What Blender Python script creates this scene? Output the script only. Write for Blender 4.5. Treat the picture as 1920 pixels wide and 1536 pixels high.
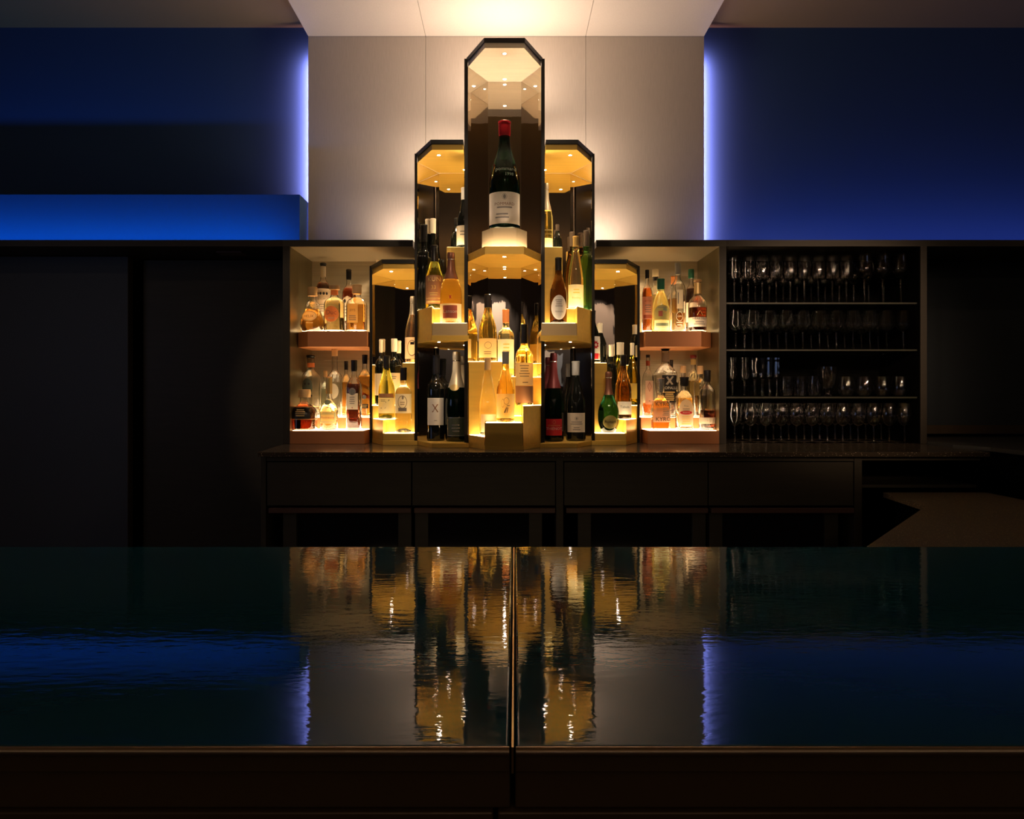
import bpy, bmesh, math, random
from math import pi, sin, cos, sqrt, radians
from mathutils import Vector
random.seed(7)
for o in list(bpy.data.objects): bpy.data.objects.remove(o, do_unlink=True)
SC = bpy.context.scene
COL = SC.collection
F, CX, CY, ZC = 1400.0, 949.0, 735.0, 1.195      # focal length (px of 1920 frame), vanishing point, eye height

# ------------------------------------------------------------------ camera
cd = bpy.data.cameras.new('camera'); cam = bpy.data.objects.new('camera', cd); COL.objects.link(cam)
cam.location = (0, 0, ZC); cam.rotation_euler = (pi/2, 0, 0)
cd.sensor_width = 36; cd.lens = F/1920*36
cd.shift_x = (960-CX)/1920; cd.shift_y = -(768-CY)/1920
cd.clip_start = 0.02; cd.clip_end = 60
SC.camera = cam
# ------------------------------------------------------------------ world + exposure
w = bpy.data.worlds.new('world'); SC.world = w; w.use_nodes = True
w.node_tree.nodes['Background'].inputs[0].default_value = (.5, .42, .35, 1)
w.node_tree.nodes['Background'].inputs[1].default_value = 0.0015
SC.view_settings.view_transform = 'Standard'; SC.view_settings.look = 'None'
SC.view_settings.gamma = 1; SC.view_settings.exposure = 0.0; SC.view_settings.use_curve_mapping = False
cy = SC.cycles
cy.use_denoising = True; cy.max_bounces = 12; cy.transmission_bounces = 12; cy.glossy_bounces = 6; cy.diffuse_bounces = 3
cy.transparent_max_bounces = 8; cy.sample_clamp_indirect = 7.0; cy.sample_clamp_direct = 0; cy.blur_glossy = 0.3
cy.use_adaptive_sampling = True; cy.adaptive_threshold = 0.01

# ------------------------------------------------------------------ lights
WARM = (1, .74, .47); HALO = (1, .82, .66); BLUE = (.0, .24, 1.0); VIO = (.85, .50, .80)
def area(name, loc, sx, sy, power, color, rot=(0, 0, 0), spread=180):
    l = bpy.data.lights.new(name, 'AREA'); l.shape = 'RECTANGLE'; l.size = sx; l.size_y = sy
    l.energy = power; l.color = color; l.spread = radians(spread)
    o = bpy.data.objects.new(name, l); COL.objects.link(o); o.location = loc; o.rotation_euler = rot
    return o
UP = (pi, 0, 0)
MX = -.007
def spot(name, loc, aim, power, color, deg, blend=.5, rad=.012):
    l = bpy.data.lights.new(name, 'SPOT'); l.energy = power; l.color = color; l.spot_size = radians(deg); l.spot_blend = blend; l.shadow_soft_size = rad
    o = bpy.data.objects.new(name, l); COL.objects.link(o); o.location = loc
    o.rotation_euler = (Vector(aim)-Vector(loc)).to_track_quat('-Z', 'Y').to_euler(); return o
area('tower_crown_light', (MX, 3.66, 2.64), .26, .05, 4.6, HALO, UP)
for s in (-1, 1):
    area('tower_shoulder_light', (MX+s*.29, 3.70, 2.26), .22, .05, 3.2, HALO, UP)
    area('alcove_top_light', (MX+s*.42, 3.76, 1.915), .36, .05, 3.6, HALO, UP)
    spot('alcove_wash_light', (MX+s*.64, 3.82, 1.80), (MX+s*.70, 3.88, 1.2), 5, WARM, 150, .8, .006)
    # blue strips on top of the cabinets, washing the upper wall
    if s < 0: area('blue_strip_light', (-2.17, 3.625, 1.915), 2.2, .015, 6.2, BLUE, (radians(180-38), 0, 0))
    else: area('blue_strip_light', (2.17, 3.77, 1.915), 2.2, .015, 3.6, (.20, .27, 1), (radians(180-32), 0, 0))
    # vertical strips behind the edges of the pale panel
    area('panel_edge_light', (s*1.026, 3.935, 2.45), .008, 1.02, 13, VIO, (pi/2, 0, 0))
    # warm strip above the ceiling panel
    area('ceiling_edge_light', (s*1.02, 3.2, 3.07), .012, 1.2, .28, (1, .55, .25), UP)
# gallery spots on a ceiling track in front of the display
for k in range(6):
    x = -.95+.38*k
    spot('display_spot', (x, .9, 2.98), (x*.95, 3.5, 1.36), 34, (1, .74, .50), 19, .45, .028)
for sx, tx, tz, pw in ((.25, 0, 2.60, 9), (-.25, -.29, 2.2, 5), (.25, .29, 2.2, 5), (.1, 0, 1.86, 7)):  # extra spots added to lighten the gold bands and the giant bottle
    spot('display_spot', (sx, .9, 2.98), (tx, 3.2, tz), pw, (1, .76, .52), 11, .6, .02)
for x, y, z in ((-2.9, -.2, 2.5), (-1.9, -2.2, 2.3), (-.9, -3.4, 2.5), (.7, -3.2, 2.5), (1.7, -2.0, 2.3), (2.5, -1.0, 2.4), (3.1, .6, 2.5), (-3.2, 1.4, 2.6), (3.2, 2.2, 2.7)):
    l = bpy.data.lights.new('glint_bulb', 'POINT'); l.energy = 2.2; l.color = (1, .74, .50); l.shadow_soft_size = .024  # unseen bulbs added around the room for glints on glass and bottles
    o = bpy.data.objects.new('glint_bulb', l); COL.objects.link(o); o.location = (x, y, z)
for k in range(16):      # small unseen spots added behind the camera to make the stemware glint
    x, y = -1.6+.32*k, (-1.2, -2.0, -2.7)[k % 3]
    spot('glint_spot', (x, y, 2.7), (1.5, 3.6, 1.40), 46, (1, .66, .42), 14, .6, .045)
area('ceiling_fill', (0, -2.6, 2.2), 2.4, .2, 5, (1, .62, .34), UP)  # fill added behind the camera to brighten the ceiling in the mirrors
area('floor_bounce_lamp', (0.0, 1.9, .25), 1.6, .3, 1.6, (1, .72, .42), UP)
area('stemware_fill', (1.0365, 3.53, 1.42), .008, .86, .3, (1, .72, .48), (pi/2, 0, -pi/2))  # strip added out of sight behind the post to brighten the stemware
for x, z in ((-.27, 2.35), (.70, 1.55), (1.52, 2.3), (-1.0, 1.6)):
    spot('card_light', (x, -4.1, 3.05), (x, -4.95, z), 80, (1, .80, .62), 46, .6)  # spots added to light the rear cards for the mirrors
area('cool_side_fill', (-3.3, 1.4, 1.5), .6, 1.2, 2.6, (.40, .55, 1), (0, radians(-90), 0))  # added fill that turns the left door bluish, no window here

# ------------------------------------------------------------------ materials
MATS = {}
def mat(name, col=(.5, .5, .5), rough=.5, metal=0, trans=0, ior=1.45, emit=None, es=0, coat=0, spec=.5, bump=None, noise=None, aniso=0):
    if name in MATS: return MATS[name]
    m = bpy.data.materials.new(name); m.use_nodes = True; nt = m.node_tree; n = nt.nodes; p = n['Principled BSDF']
    p.inputs['Base Color'].default_value = (*col, 1); p.inputs['Roughness'].default_value = rough
    p.inputs['Metallic'].default_value = metal; p.inputs['Transmission Weight'].default_value = trans
    p.inputs['IOR'].default_value = ior; p.inputs['Coat Weight'].default_value = coat
    p.inputs['Specular IOR Level'].default_value = spec; p.inputs['Anisotropic'].default_value = aniso
    if emit: p.inputs['Emission Color'].default_value = (*emit, 1); p.inputs['Emission Strength'].default_value = es
    if noise or bump:
        tc = n.new('ShaderNodeTexCoord'); mp = n.new('ShaderNodeMapping'); nt.links.new(tc.outputs['Object'], mp.inputs[0])
    if noise:   # (scale xyz, amount of value variation)
        mp.inputs['Scale'].default_value = noise[0]
        nz = n.new('ShaderNodeTexNoise'); nz.inputs['Scale'].default_value = 1; nz.inputs['Detail'].default_value = 4
        nt.links.new(mp.outputs[0], nz.inputs['Vector'])
        mr = n.new('ShaderNodeMapRange'); mr.inputs['From Min'].default_value = .3; mr.inputs['From Max'].default_value = .7
        mr.inputs['To Min'].default_value = 1-noise[1]; mr.inputs['To Max'].default_value = 1+noise[1]
        nt.links.new(nz.outputs['Fac'], mr.inputs['Value'])
        mx = n.new('ShaderNodeVectorMath'); mx.operation = 'SCALE'; mx.inputs[0].default_value = col
        nt.links.new(mr.outputs[0], mx.inputs['Scale']); nt.links.new(mx.outputs[0], p.inputs['Base Color'])
    if bump:    # (scale xyz, distance)
        mp2 = n.new('ShaderNodeMapping'); nt.links.new(tc.outputs['Object'], mp2.inputs[0]); mp2.inputs['Scale'].default_value = bump[0]
        nz2 = n.new('ShaderNodeTexNoise'); nz2.inputs['Scale'].default_value = 1; nz2.inputs['Detail'].default_value = 3
        nt.links.new(mp2.outputs[0], nz2.inputs['Vector'])
        b = n.new('ShaderNodeBump'); b.inputs['Distance'].default_value = bump[1]; b.inputs['Strength'].default_value = 1
        nt.links.new(nz2.outputs['Fac'], b.inputs['Height']); nt.links.new(b.outputs[0], p.inputs['Normal'])
    MATS[name] = m; return m

def paper(name, col, tr=.6):
    m = mat(name, col, .7); nt = m.node_tree; n = nt.nodes; p = n['Principled BSDF']
    t = n.new('ShaderNodeBsdfTranslucent'); t.inputs[0].default_value = (*col, 1)
    mx = n.new('ShaderNodeMixShader'); mx.inputs[0].default_value = tr
    nt.links.new(p.outputs[0], mx.inputs[1]); nt.links.new(t.outputs[0], mx.inputs[2]); nt.links.new(mx.outputs[0], n['Material Output'].inputs[0])
    return m
def stone(name, base, fleck, scale, thr, rough, fleck_em=0):
    m = mat(name, base, rough); nt = m.node_tree; n = nt.nodes; p = n['Principled BSDF']
    tc = n.new('ShaderNodeTexCoord'); v = n.new('ShaderNodeTexVoronoi'); v.inputs['Scale'].default_value = scale
    nt.links.new(tc.outputs['Object'], v.inputs['Vector'])
    lt = n.new('ShaderNodeMath'); lt.operation = 'LESS_THAN'; lt.inputs[1].default_value = thr
    nt.links.new(v.outputs['Distance'], lt.inputs[0])
    w2 = n.new('ShaderNodeTexWhiteNoise'); nt.links.new(v.outputs['Position'], w2.inputs['Vector'])
    g = n.new('ShaderNodeMath'); g.operation = 'GREATER_THAN'; g.inputs[1].default_value = .62; nt.links.new(w2.outputs['Value'], g.inputs[0])
    mu = n.new('ShaderNodeMath'); mu.operation = 'MULTIPLY'; nt.links.new(lt.outputs[0], mu.inputs[0]); nt.links.new(g.outputs[0], mu.inputs[1])
    mx = n.new('ShaderNodeMix'); mx.data_type = 'RGBA'; mx.inputs[6].default_value = (*base, 1); mx.inputs[7].default_value = (*fleck, 1)
    nt.links.new(mu.outputs[0], mx.inputs[0]); nt.links.new(mx.outputs[2], p.inputs['Base Color'])
    return m

M_cab = mat('olive_black_laminate', (.052, .044, .029), .5, noise=((6, 6, 60), .1))
M_post = mat('dimmed_olive_laminate', (.030, .023, .014), .5, noise=((6, 6, 60), .1))  # copy of the cabinet laminate, darkened against the strong stemware spots
M_panel = mat('blue_black_panel', (.026, .034, .042), .55)
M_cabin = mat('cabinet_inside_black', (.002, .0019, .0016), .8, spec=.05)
M_rail = mat('red_brown_rail', (.12, .065, .052), .4)
M_blk = mat('black_lacquer', (.008, .006, .005), .3)
M_gold = mat('satin_gold_metal', (.84, .52, .10), .36, .3, noise=((4, 60, 60), .06))
M_pale = mat('pale_gold_metal', (.92, .78, .56), .42, .15, noise=((4, 60, 60), .05))
M_mir = mat('smoked_mirror', (.84, .79, .74), .012, 1, bump=((7, 7, 3), .0004))
M_copper = mat('copper_brown_lacquer', (.46, .17, .06), .4, .15)
M_niche = mat('brushed_champagne_metal', (.37, .30, .20), .30, .6, noise=((2, 2, 160), .12), bump=((1, 1, 300), .0003))
M_nside = mat('brushed_olive_metal', (.15, .12, .06), .35, .7, noise=((90, 90, 2), .1))
M_glow = mat('light_panel', (.9, .85, .75), .4, emit=(1, .71, .38), es=13)
M_glowg = mat('soft_light_panel', (.9, .85, .7), .4, emit=(1, .71, .32), es=16)
M_lens = mat('lamp_lens', (1, 1, 1), .3, emit=(1, .88, .74), es=170)
M_chrome = mat('chrome', (.7, .7, .7), .15, 1)
M_beige = mat('woven_beige_panel', (.47, .39, .32), .75, noise=((240, 240, 14), .05), bump=((300, 300, 40), .0004))
M_wall = mat('dark_blue_plaster', (.022, .060, .15), .8)
M_wdark = mat('dark_room_plaster', (.06, .05, .045), .8)
M_ceil = mat('brown_ceiling_plaster', (.20, .125, .050), .75)
M_floor = mat('dark_plank_floor', (.05, .035, .025), .5, noise=((1, 8, 1), .3))
M_doorb = mat('blue_black_door', (.075, .085, .105), .55)
M_doore = mat('door_edge_brown', (.06, .04, .022), .5)
M_top = stone('speckled_worktop', (.060, .046, .032), (.8, .62, .42), 190, .22, .17)
M_low = stone('speckled_low_worktop', (.085, .060, .034), (.9, .70, .40), 230, .25, .35)
M_bar = mat('lacquered_bar_glass', (.013, .085, .115), .022, 0, ior=1.5, spec=.5, bump=((42, 120, 20), .00012))
M_bronze = mat('dark_bronze_trim', (.17, .115, .065), .25, .3, spec=.6)
M_gshelf = mat('green_shelf_glass', (.75, .9, .82), .02, trans=1)
M_black = mat('black_plastic', (.012, .010, .010), .3)
M_paper = paper('cream_paper', (.84, .74, .58))
M_white = paper('white_paper', (.90, .86, .78))
M_ink = mat('black_ink', (.02, .015, .015), .6)
M_gink = mat('grey_ink', (.28, .24, .20), .6)
M_glass = mat('clear_glass', (1, 1, 1), .03, trans=1, ior=1.45)
M_stem = mat('stemware_glass', (.98, .96, .94), .04, trans=1, ior=1.5)
G = {
 'dgreen': mat('dark_green_glass', (.005, .032, .013), .06, trans=.9, ior=1.5),
 'black': mat('black_bottle_glass', (.006, .007, .006), .05, ior=1.6),
 'brown': mat('brown_bottle_glass', (.20, .085, .018), .02, trans=.96),
 'olive': mat('olive_bottle_glass', (.42, .38, .06), .02, trans=.96),
 'honey': mat('honey_wine_glass', (.88, .62, .15), .02, trans=.95),
 'gold': mat('golden_wine_glass', (.97, .76, .22), .02, trans=.95),
 'straw': mat('straw_wine_glass', (.99, .93, .62), .02, trans=.96),
 'rose': mat('rose_wine_glass', (.97, .66, .40), .02, trans=.95),
 'green': mat('green_bottle_glass', (.10, .32, .08), .02, trans=.95),
 'lemon': mat('lemon_liqueur', (.99, .86, .34), .15, trans=.75),
}
L = {
 'amber': mat('amber_spirit', (.88, .42, .08), 0, trans=1, ior=1.36),
 'pale': mat('pale_gold_spirit', (.98, .76, .34), 0, trans=1, ior=1.36),
 'red': mat('red_brown_spirit', (.34, .05, .012), 0, trans=1, ior=1.36),
 'dark': mat('dark_brown_spirit', (.10, .018, .008), 0, trans=1, ior=1.36),
 'orange': mat('orange_spirit', (.92, .24, .04), 0, trans=1, ior=1.36),
 'water': mat('clear_spirit', (.98, .98, .93), 0, trans=1, ior=1.36),
 'mint': mat('pale_green_spirit', (.80, .92, .78), 0, trans=1, ior=1.36),
 'peach': mat('peach_spirit', (.97, .66, .34), 0, trans=1, ior=1.36),
}
CM = {
 'black': M_black, 'cork': mat('cork_beige', (.56, .36, .17), .6), 'wood': mat('wooden_stopper', (.42, .25, .11), .5),
 'white': mat('white_capsule', (.80, .72, .60), .35), 'cream': mat('cream_capsule', (.74, .62, .42), .4),
 'foil': mat('champagne_gold_foil', (.78, .64, .42), .35, .6), 'bfoil': mat('brown_foil', (.30, .12, .07), .35, .4),
 'rfoil': mat('dark_red_foil', (.17, .03, .03), .35, .3), 'orange': mat('orange_capsule', (.85, .30, .09), .4),
 'grey': mat('grey_capsule', (.34, .32, .29), .4), 'green': mat('green_cap', (.02, .12, .07), .3),
 'gold': mat('gold_cap', (.75, .50, .18), .3, .7), 'wax': mat('red_wax', (.62, .02, .03), .25, coat=.4), 'dred': mat('dark_red_cap', (.22, .03, .03), .35),
 'umber': mat('umber_capsule', (.10, .07, .055), .4), 'silver': mat('silver_cap', (.6, .58, .55), .25, .8), 'glass': M_glass,
}
PM = {'cream': M_paper, 'white': M_white, 'ink': M_ink, 'grey': M_gink, 'black': M_black,
 'red': mat('red_print', (.55, .02, .03), .5), 'orange': paper('orange_print', (.88, .27, .08), .3), 'rust': mat('rust_label', (.45, .10, .05), .5),
 'gold': mat('gold_print', (.72, .50, .20), .35, .5), 'pink': paper('pink_label', (.82, .56, .42)), 'dgreen': mat('green_grey_label', (.055, .07, .05), .5),
 'yellow': paper('yellow_label', (.88, .68, .27)), 'sage': mat('sage_band', (.30, .36, .22), .6), 'silver': CM['silver'],
 'brown': mat('brown_label', (.30, .13, .06), .6), 'olive': mat('olive_label', (.52, .42, .12), .6)}

OPQ = {'cream': mat('cream_paper_opaque', (.78, .66, .52), .6), 'white': mat('white_paper_opaque', (.86, .80, .72), .6)}
# ------------------------------------------------------------------ builders
def mk(name, vs, fs, m, parent=None, smooth=False, world=True):
    me = bpy.data.meshes.new(name); me.from_pydata(vs, [], fs); me.materials.append(m)
    if smooth: me.polygons.foreach_set('use_smooth', [True]*len(me.polygons)); me.set_sharp_from_angle(angle=radians(38))
    o = bpy.data.objects.new(name, me); COL.objects.link(o)
    if parent is not None:
        o.parent = parent
        if world:
            r = parent
            if r.type == 'EMPTY': o.location = -Vector(r.location)
    return o
def tag(o, label=None, cat=None, group=None, kind=None):
    if label: o['label'] = label
    if cat: o['category'] = cat
    if group: o['group'] = group
    if kind: o['kind'] = kind
    return o
def thing(name, label, cat, loc=(0, 0, 0), group=None):
    o = bpy.data.objects.new(name, None); COL.objects.link(o); o.location = loc; o.empty_display_size = .05
    return tag(o, label, cat, group)
def struct(name, loc=(0, 0, 0)):
    o = bpy.data.objects.new(name, None); COL.objects.link(o); o.location = loc; o['kind'] = 'structure'; return o
def bev(o, wd, seg=2):
    b = o.modifiers.new('bevel', 'BEVEL'); b.width = wd; b.segments = seg; b.limit_method = 'ANGLE'; return o
def prism_geo(poly, z0, z1):
    a = sum(poly[i][0]*poly[(i+1) % len(poly)][1]-poly[(i+1) % len(poly)][0]*poly[i][1] for i in range(len(poly)))
    if a < 0: poly = poly[::-1]
    n = len(poly)
    vs = [(x, y, z0) for x, y in poly]+[(x, y, z1) for x, y in poly]
    fs = [tuple(range(n))[::-1], tuple(range(n, 2*n))]+[(i, (i+1) % n, n+(i+1) % n, n+i) for i in range(n)]
    return vs, fs
def prism(name, poly, z0, z1, m, parent=None, bevel=0):
    o = mk(name, *prism_geo(poly, z0, z1), m, parent)
    if bevel: bev(o, bevel)
    return o
def box(name, x0, x1, y0, y1, z0, z1, m, parent=None, bevel=0):
    return prism(name, [(x0, y0), (x1, y0), (x1, y1), (x0, y1)], z0, z1, m, parent, bevel)
def boxes(name, lst, m, parent=None):
    vs, fs = [], []
    for x0, x1, y0, y1, z0, z1 in lst:
        v, f = prism_geo([(x0, y0), (x1, y0), (x1, y1), (x0, y1)], z0, z1); k = len(vs)
        vs += v; fs += [tuple(i+k for i in q) for q in f]
    return mk(name, vs, fs, m, parent)
def strip(name, p, q, t, z0, z1, m, parent):
    """thin upright sheet from p to q, thickness t to its right-hand side"""
    dx, dy = q[0]-p[0], q[1]-p[1]; l = sqrt(dx*dx+dy*dy); nx, ny = dy/l*t, -dx/l*t
    return prism(name, [p, q, (q[0]+nx, q[1]+ny), (p[0]+nx, p[1]+ny)], z0, z1, m, parent)
def X(px, d): return (px-CX)/F*d
def Z(py, d): return ZC+(CY-py)/F*d

# ================================================================== SETTING
box('floor', -3.6, 3.6, -5, 3.98, -.1, 0, M_floor)['kind'] = 'structure'
box('ceiling', -3.6, 3.6, -5, 4.08, 3.137, 3.2, M_ceil)['kind'] = 'structure'
box('wall_back', -3.6, 3.6, 3.98, 4.08, 0, 3.137, M_wall)['kind'] = 'structure'
box('wall_left', -3.7, -3.6, -5, 4.08, 0, 3.2, M_wdark)['kind'] = 'structure'
box('wall_right', 3.6, 3.7, -5, 4.08, 0, 3.2, M_wdark)['kind'] = 'structure'
box('wall_front', -3.7, 3.7, -5.1, -5, 0, 3.2, M_wdark)['kind'] = 'structure'
# pale panelled feature wall and its ceiling continuation, floating in front of the blue wall
wc = struct('wall_centre', (0, 3.9, 1.9075))
cc = struct('ceiling_centre', (0, 3.0, 3.053))
JX = [(-1.0335, -.4215), (-.4195, .4145), (.4165, 1.0335)]
for a, b in JX:
    box('panel', a, b, 3.900, 3.915, 1.908, 3.052, M_beige, wc)
    box('panel', a, b, 1.9, 3.899, 3.053, 3.066, M_beige, cc)
box('backing_board', -.98, .98, 3.915, 3.928, 1.95, 3.03, M_wdark, wc)
# boxed ledge on the left of the upper wall
t = box('trim_1', -3.6, -1.04, 3.76, 3.98, 1.9075, 2.189, M_wall); t['kind'] = 'structure'
# fascia boards running on over the doors (left) and over the serving hatch (right)
box('trim_2', -3.6, -1.0475, 3.5, 3.98, 1.8775, 1.9075, M_post)['kind'] = 'structure'
box('trim_3', 1.9725, 3.6, 3.5, 3.98, 1.8775, 1.9075, M_post)['kind'] = 'structure'
def card(x0, x1, z0, z1, m, label):  # cards added behind the camera as light patches for the tower mirrors
    t = thing('reflection_card', label, 'reflector', ((x0+x1)/2, -4.99, z0))
    box('card_backing', x0+.01, x1-.01, -4.995, -4.965, z0+.01, z1-.01, M_wdark, t)
    n = 26; top = [(x0+(x1-x0)*i/n, z1+random.uniform(-.02, .02)) for i in range(n+1)]; bot = [(x1-(x1-x0)*i/n, z0+random.uniform(-.02, .02)) for i in range(n+1)]
    pts = top+bot; k = len(pts)
    vs = [(x, -4.960, z) for x, z in pts]+[(x, -4.965, z) for x, z in pts]
    mk('card_sheet', vs, [tuple(range(k)), tuple(range(k, 2*k))[::-1]]+[(i, k+i, k+(i+1) % k, (i+1) % k) for i in range(k)], m, t)
M_card = mat('pale_card', (.78, .68, .58), .8); M_cardb = mat('dove_grey_card', (.36, .40, .46), .8)
card(-.46, -.30, 2.06, 2.66, M_card, 'narrow pale canvas added on the rear wall, mirrored behind the central tower wine bottles')
card(-.22, -.04, 2.02, 2.62, M_card, 'wider pale canvas added on the rear wall, mirrored beside the dark capsule, central tower')
card(.58, .76, 1.25, 1.86, M_card, 'pale canvas added on the rear wall, mirrored behind the red foil champagne bottle')
card(.77, .92, 1.30, 1.80, M_cardb, 'dove grey canvas added on the rear wall, mirrored near the grey capsule bottle')
card(1.28, 1.80, 1.80, 2.66, mat('taupe_card', (.30, .23, .18), .8), 'large taupe canvas added on the rear wall, mirrored in the outer right tower')
# sliding doors
d1 = struct('door_1', (-2.7, 3.75, 0)); box('door_leaf', -3.6, -1.902, 3.75, 3.80, 0, 1.874, M_doorb, d1)
box('edge_strip', -1.902, -1.899, 3.75, 3.80, 0, 1.874, M_doore, d1)
d2 = struct('door_2', (-1.4, 3.83, 0)); box('door_leaf', -1.861, -1.049, 3.83, 3.87, 0, 1.870, M_cab, d2)
box('lit_patch', X(405, 3.62), X(452, 3.62), 3.62, 3.70, 1.8705, 1.8775, M_rail, d2)  # brown plate standing in for a lit patch on the fascia underside
box('wall_niche', -3.6, -1.0475, 3.93, 3.98, 0, 1.8775, M_cabin)['kind'] = 'structure'
# right hand recess with a dark panel above a ledge
wr = struct('wall_recess', (2.7, 3.9, .95))
box('panel', 1.9730, 3.6, 3.90, 3.97, 1.022, 1.8775, M_panel, wr)
box('skirting_strip', 1.9730, 3.6, 3.88, 3.97, .978, 1.022, M_doore, wr)

# ================================================================== BACK COUNTER
ct = thing('back_counter_worktop', 'long dark speckled stone worktop carrying the bottle towers and glasses', 'worktop', (0.48, 3.4, .932))
prism('slab', [(-1.003, 3.02), (1.958, 3.02), (1.970, 3.90), (-1.0465, 3.90), (-1.0465, 3.5)], .932, .951, M_top, ct, .002)
def drawer_unit(x0, xm, x1, label):
    t = thing('drawer_cabinet', label, 'cabinet', ((x0+x1)/2, 3.05, 0))
    box('top_rail', x0-.004, x1+.004, 3.055, 3.9, .912, .931, M_cab, t)
    box('carcass_back', x0, x1, 3.80, 3.9, .02, .912, M_cabin, t)
    for a, b in ((x0, xm-.0025), (xm+.0025, x1)):
        box('drawer', a, b, 3.050, 3.075, .731, .908, M_cab, t, .0012)
        box('handle_rail', a+.008, b, 3.040, 3.070, .701, .7215, M_rail, t, .002)
        fw = .054; c0, c1 = a+.058, b-.004
        if (a == x0): c0, c1 = a+.058, b-.002
        else: c0, c1 = a+.008, b-.052
        dr = box('fridge_door', c0+fw, c1-fw, 3.085, 3.11, .09, .695, mat('dark_door_glass', (.012, .011, .014), .08), t)
        for u, v in ((c0, c0+fw), (c1-fw, c1)):
            box('stile', u, v, 3.072, 3.11, .06, .697, M_cab, t, .001)
        box('bottom_rail', c0+fw, c1-fw, 3.072, 3.11, .02, .09, M_cab, t)
    box('plinth', x0, x1, 3.14, 3.16, 0, .02, M_cabin, t)
    return t
drawer_unit(-.976, -.3855, .200, 'dark drawer cabinet under the left half of the worktop, two drawers over two doors')
drawer_unit(.2375, .8257, 1.418, 'dark drawer cabinet under the right half of the worktop, two drawers over two doors')
for i, (a, b, lb) in enumerate(((-1.003, -.983, 'thin dark end panel closing the left end of the drawer cabinets'), (.204, .234, 'dark upright divider between the two drawer cabinets'), (1.424, 1.455, 'dark upright divider between the drawers and the open bay at right'))):
    tag(box('divider_panel', a, b, 3.052, 3.9, 0, .931, M_cab, None, .001), lb, 'panel')
ob = thing('open_bay', 'black open bay under the right end of the back worktop', 'cabinet', (1.7, 3.3, 0))
box('back_panel', 1.456, 1.96, 3.86, 3.9, 0, .931, M_cabin, ob)
box('side_panel', 1.94, 1.96, 3.06, 3.86, 0, .931, M_cabin, ob)
box('top_rail', 1.456, 1.94, 3.056, 3.10, .915, .931, M_cab, ob)
box('shelf', 1.456, 1.94, 3.08, 3.86, .80, .812, M_cab, ob)
lw = thing('low_worktop', 'lower brown speckled stone worktop with an angled front at the right', 'worktop', (1.6, 2.2, .77))
prism('slab', [(1.52, 3.01), (1.94, 3.01), (1.94, 1.3), (.86, 1.3), (.944, 1.956), (1.49, 2.65)], .770, .790, M_low, lw, .001)
prism('base', [(1.56, 3.00), (1.93, 3.00), (1.93, 1.4), (1.0, 1.4), (1.05, 1.95), (1.54, 2.62)], 0, .770, M_cabin, lw)
sd = thing('side_counter', 'grey black counter running along the right wall beyond the glass shelves', 'counter', (2.8, 2.6, 0))
prism('top', [(1.975, 3.90), (3.59, 3.90), (3.59, 1.2), (2.05, 1.2), (2.03, 3.13), (1.975, 3.3)], .945, .962, mat('grey_black_counter', (.055, .055, .05), .3), sd, .001)
prism('base', [(1.98, 3.88), (3.59, 3.88), (3.59, 1.25), (2.08, 1.25), (2.06, 3.15), (1.98, 3.3)], 0, .945, M_cabin, sd)

# ================================================================== ALCOVES (left and right of the towers)
for s, sx, word in ((-1, -1.015, 'left'), (1, 1.0, 'right')):
    t = thing('display_alcove', 'champagne metal alcove %s of the towers with two lit copper brown bottle trays' % word, 'shelf', (s*.85, 3.7, .951))
    o = s
    inner = MX+s*.43
    box('side_panel', *sorted((sx, sx+o*.032)), 3.5, 3.9, .9515, 1.8775, M_post, t)
    box('side_lining', *sorted((sx, sx-o*.002)), 3.502, 3.897, .9515, 1.8765, M_nside, t)
    box('back_panel', *sorted((sx, 0)), 3.897, 3.8995, .9515, 1.8765, M_niche, t)
    box('top_board', *sorted((sx+o*.032, inner)), 3.5, 3.8995, 1.8775, 1.9075, M_cab, t)
    box('soffit', *sorted((sx, inner)), 3.503, 3.8965, 1.8755, 1.8775, M_niche, t)
    e = abs(sx)-.004
    up = [(s*e, 3.63), (s*(e-.065), 3.56), (s*.662, 3.56), (s*.662, 3.60), (s*.58, 3.79), (s*.58, 3.89), (s*e, 3.89)]
    tr = prism('upper_tray', up, 1.4105, 1.485, M_copper, t, .0008)
    box('tray_support', *sorted((s*.70, s*.95)), 3.885, 3.8965, 1.36, 1.4105, M_niche, t)
    prism('light_panel', [(s*(e-.01), 3.64), (s*(e-.066), 3.575), (s*.668, 3.575), (s*.668, 3.61), (s*.60, 3.79), (s*.60, 3.88), (s*(e-.01), 3.88)], 1.485, 1.4862, M_glow, tr)
    lo = [(s*e, 3.49), (s*.662, 3.49), (s*.655, 3.62), (s*.58, 3.79), (s*.58, 3.89), (s*e, 3.89)]
    tr = prism('lower_tray', lo, .9515, 1.013, M_copper, t, .0008)
    prism('light_panel', [(s*(e-.01), 3.50), (s*.672, 3.50), (s*.668, 3.672), (s*(e-.01), 3.672)], 1.013, 1.0142, M_glow, tr)
    ri = prism('riser', [(s*(e-.012), 3.675), (s*.664, 3.675), (s*.60, 3.80), (s*.60, 3.885), (s*(e-.012), 3.885)], 1.014, 1.069, M_copper, t, .0008)
    prism('light_panel', [(s*(e-.02), 3.685), (s*.672, 3.685), (s*.61, 3.80), (s*.61, 3.88), (s*(e-.02), 3.88)], 1.069, 1.0702, M_glow, ri)
ZT = {'up': 1.4865, 'lo': 1.0145, 'ri': 1.0705}

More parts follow.
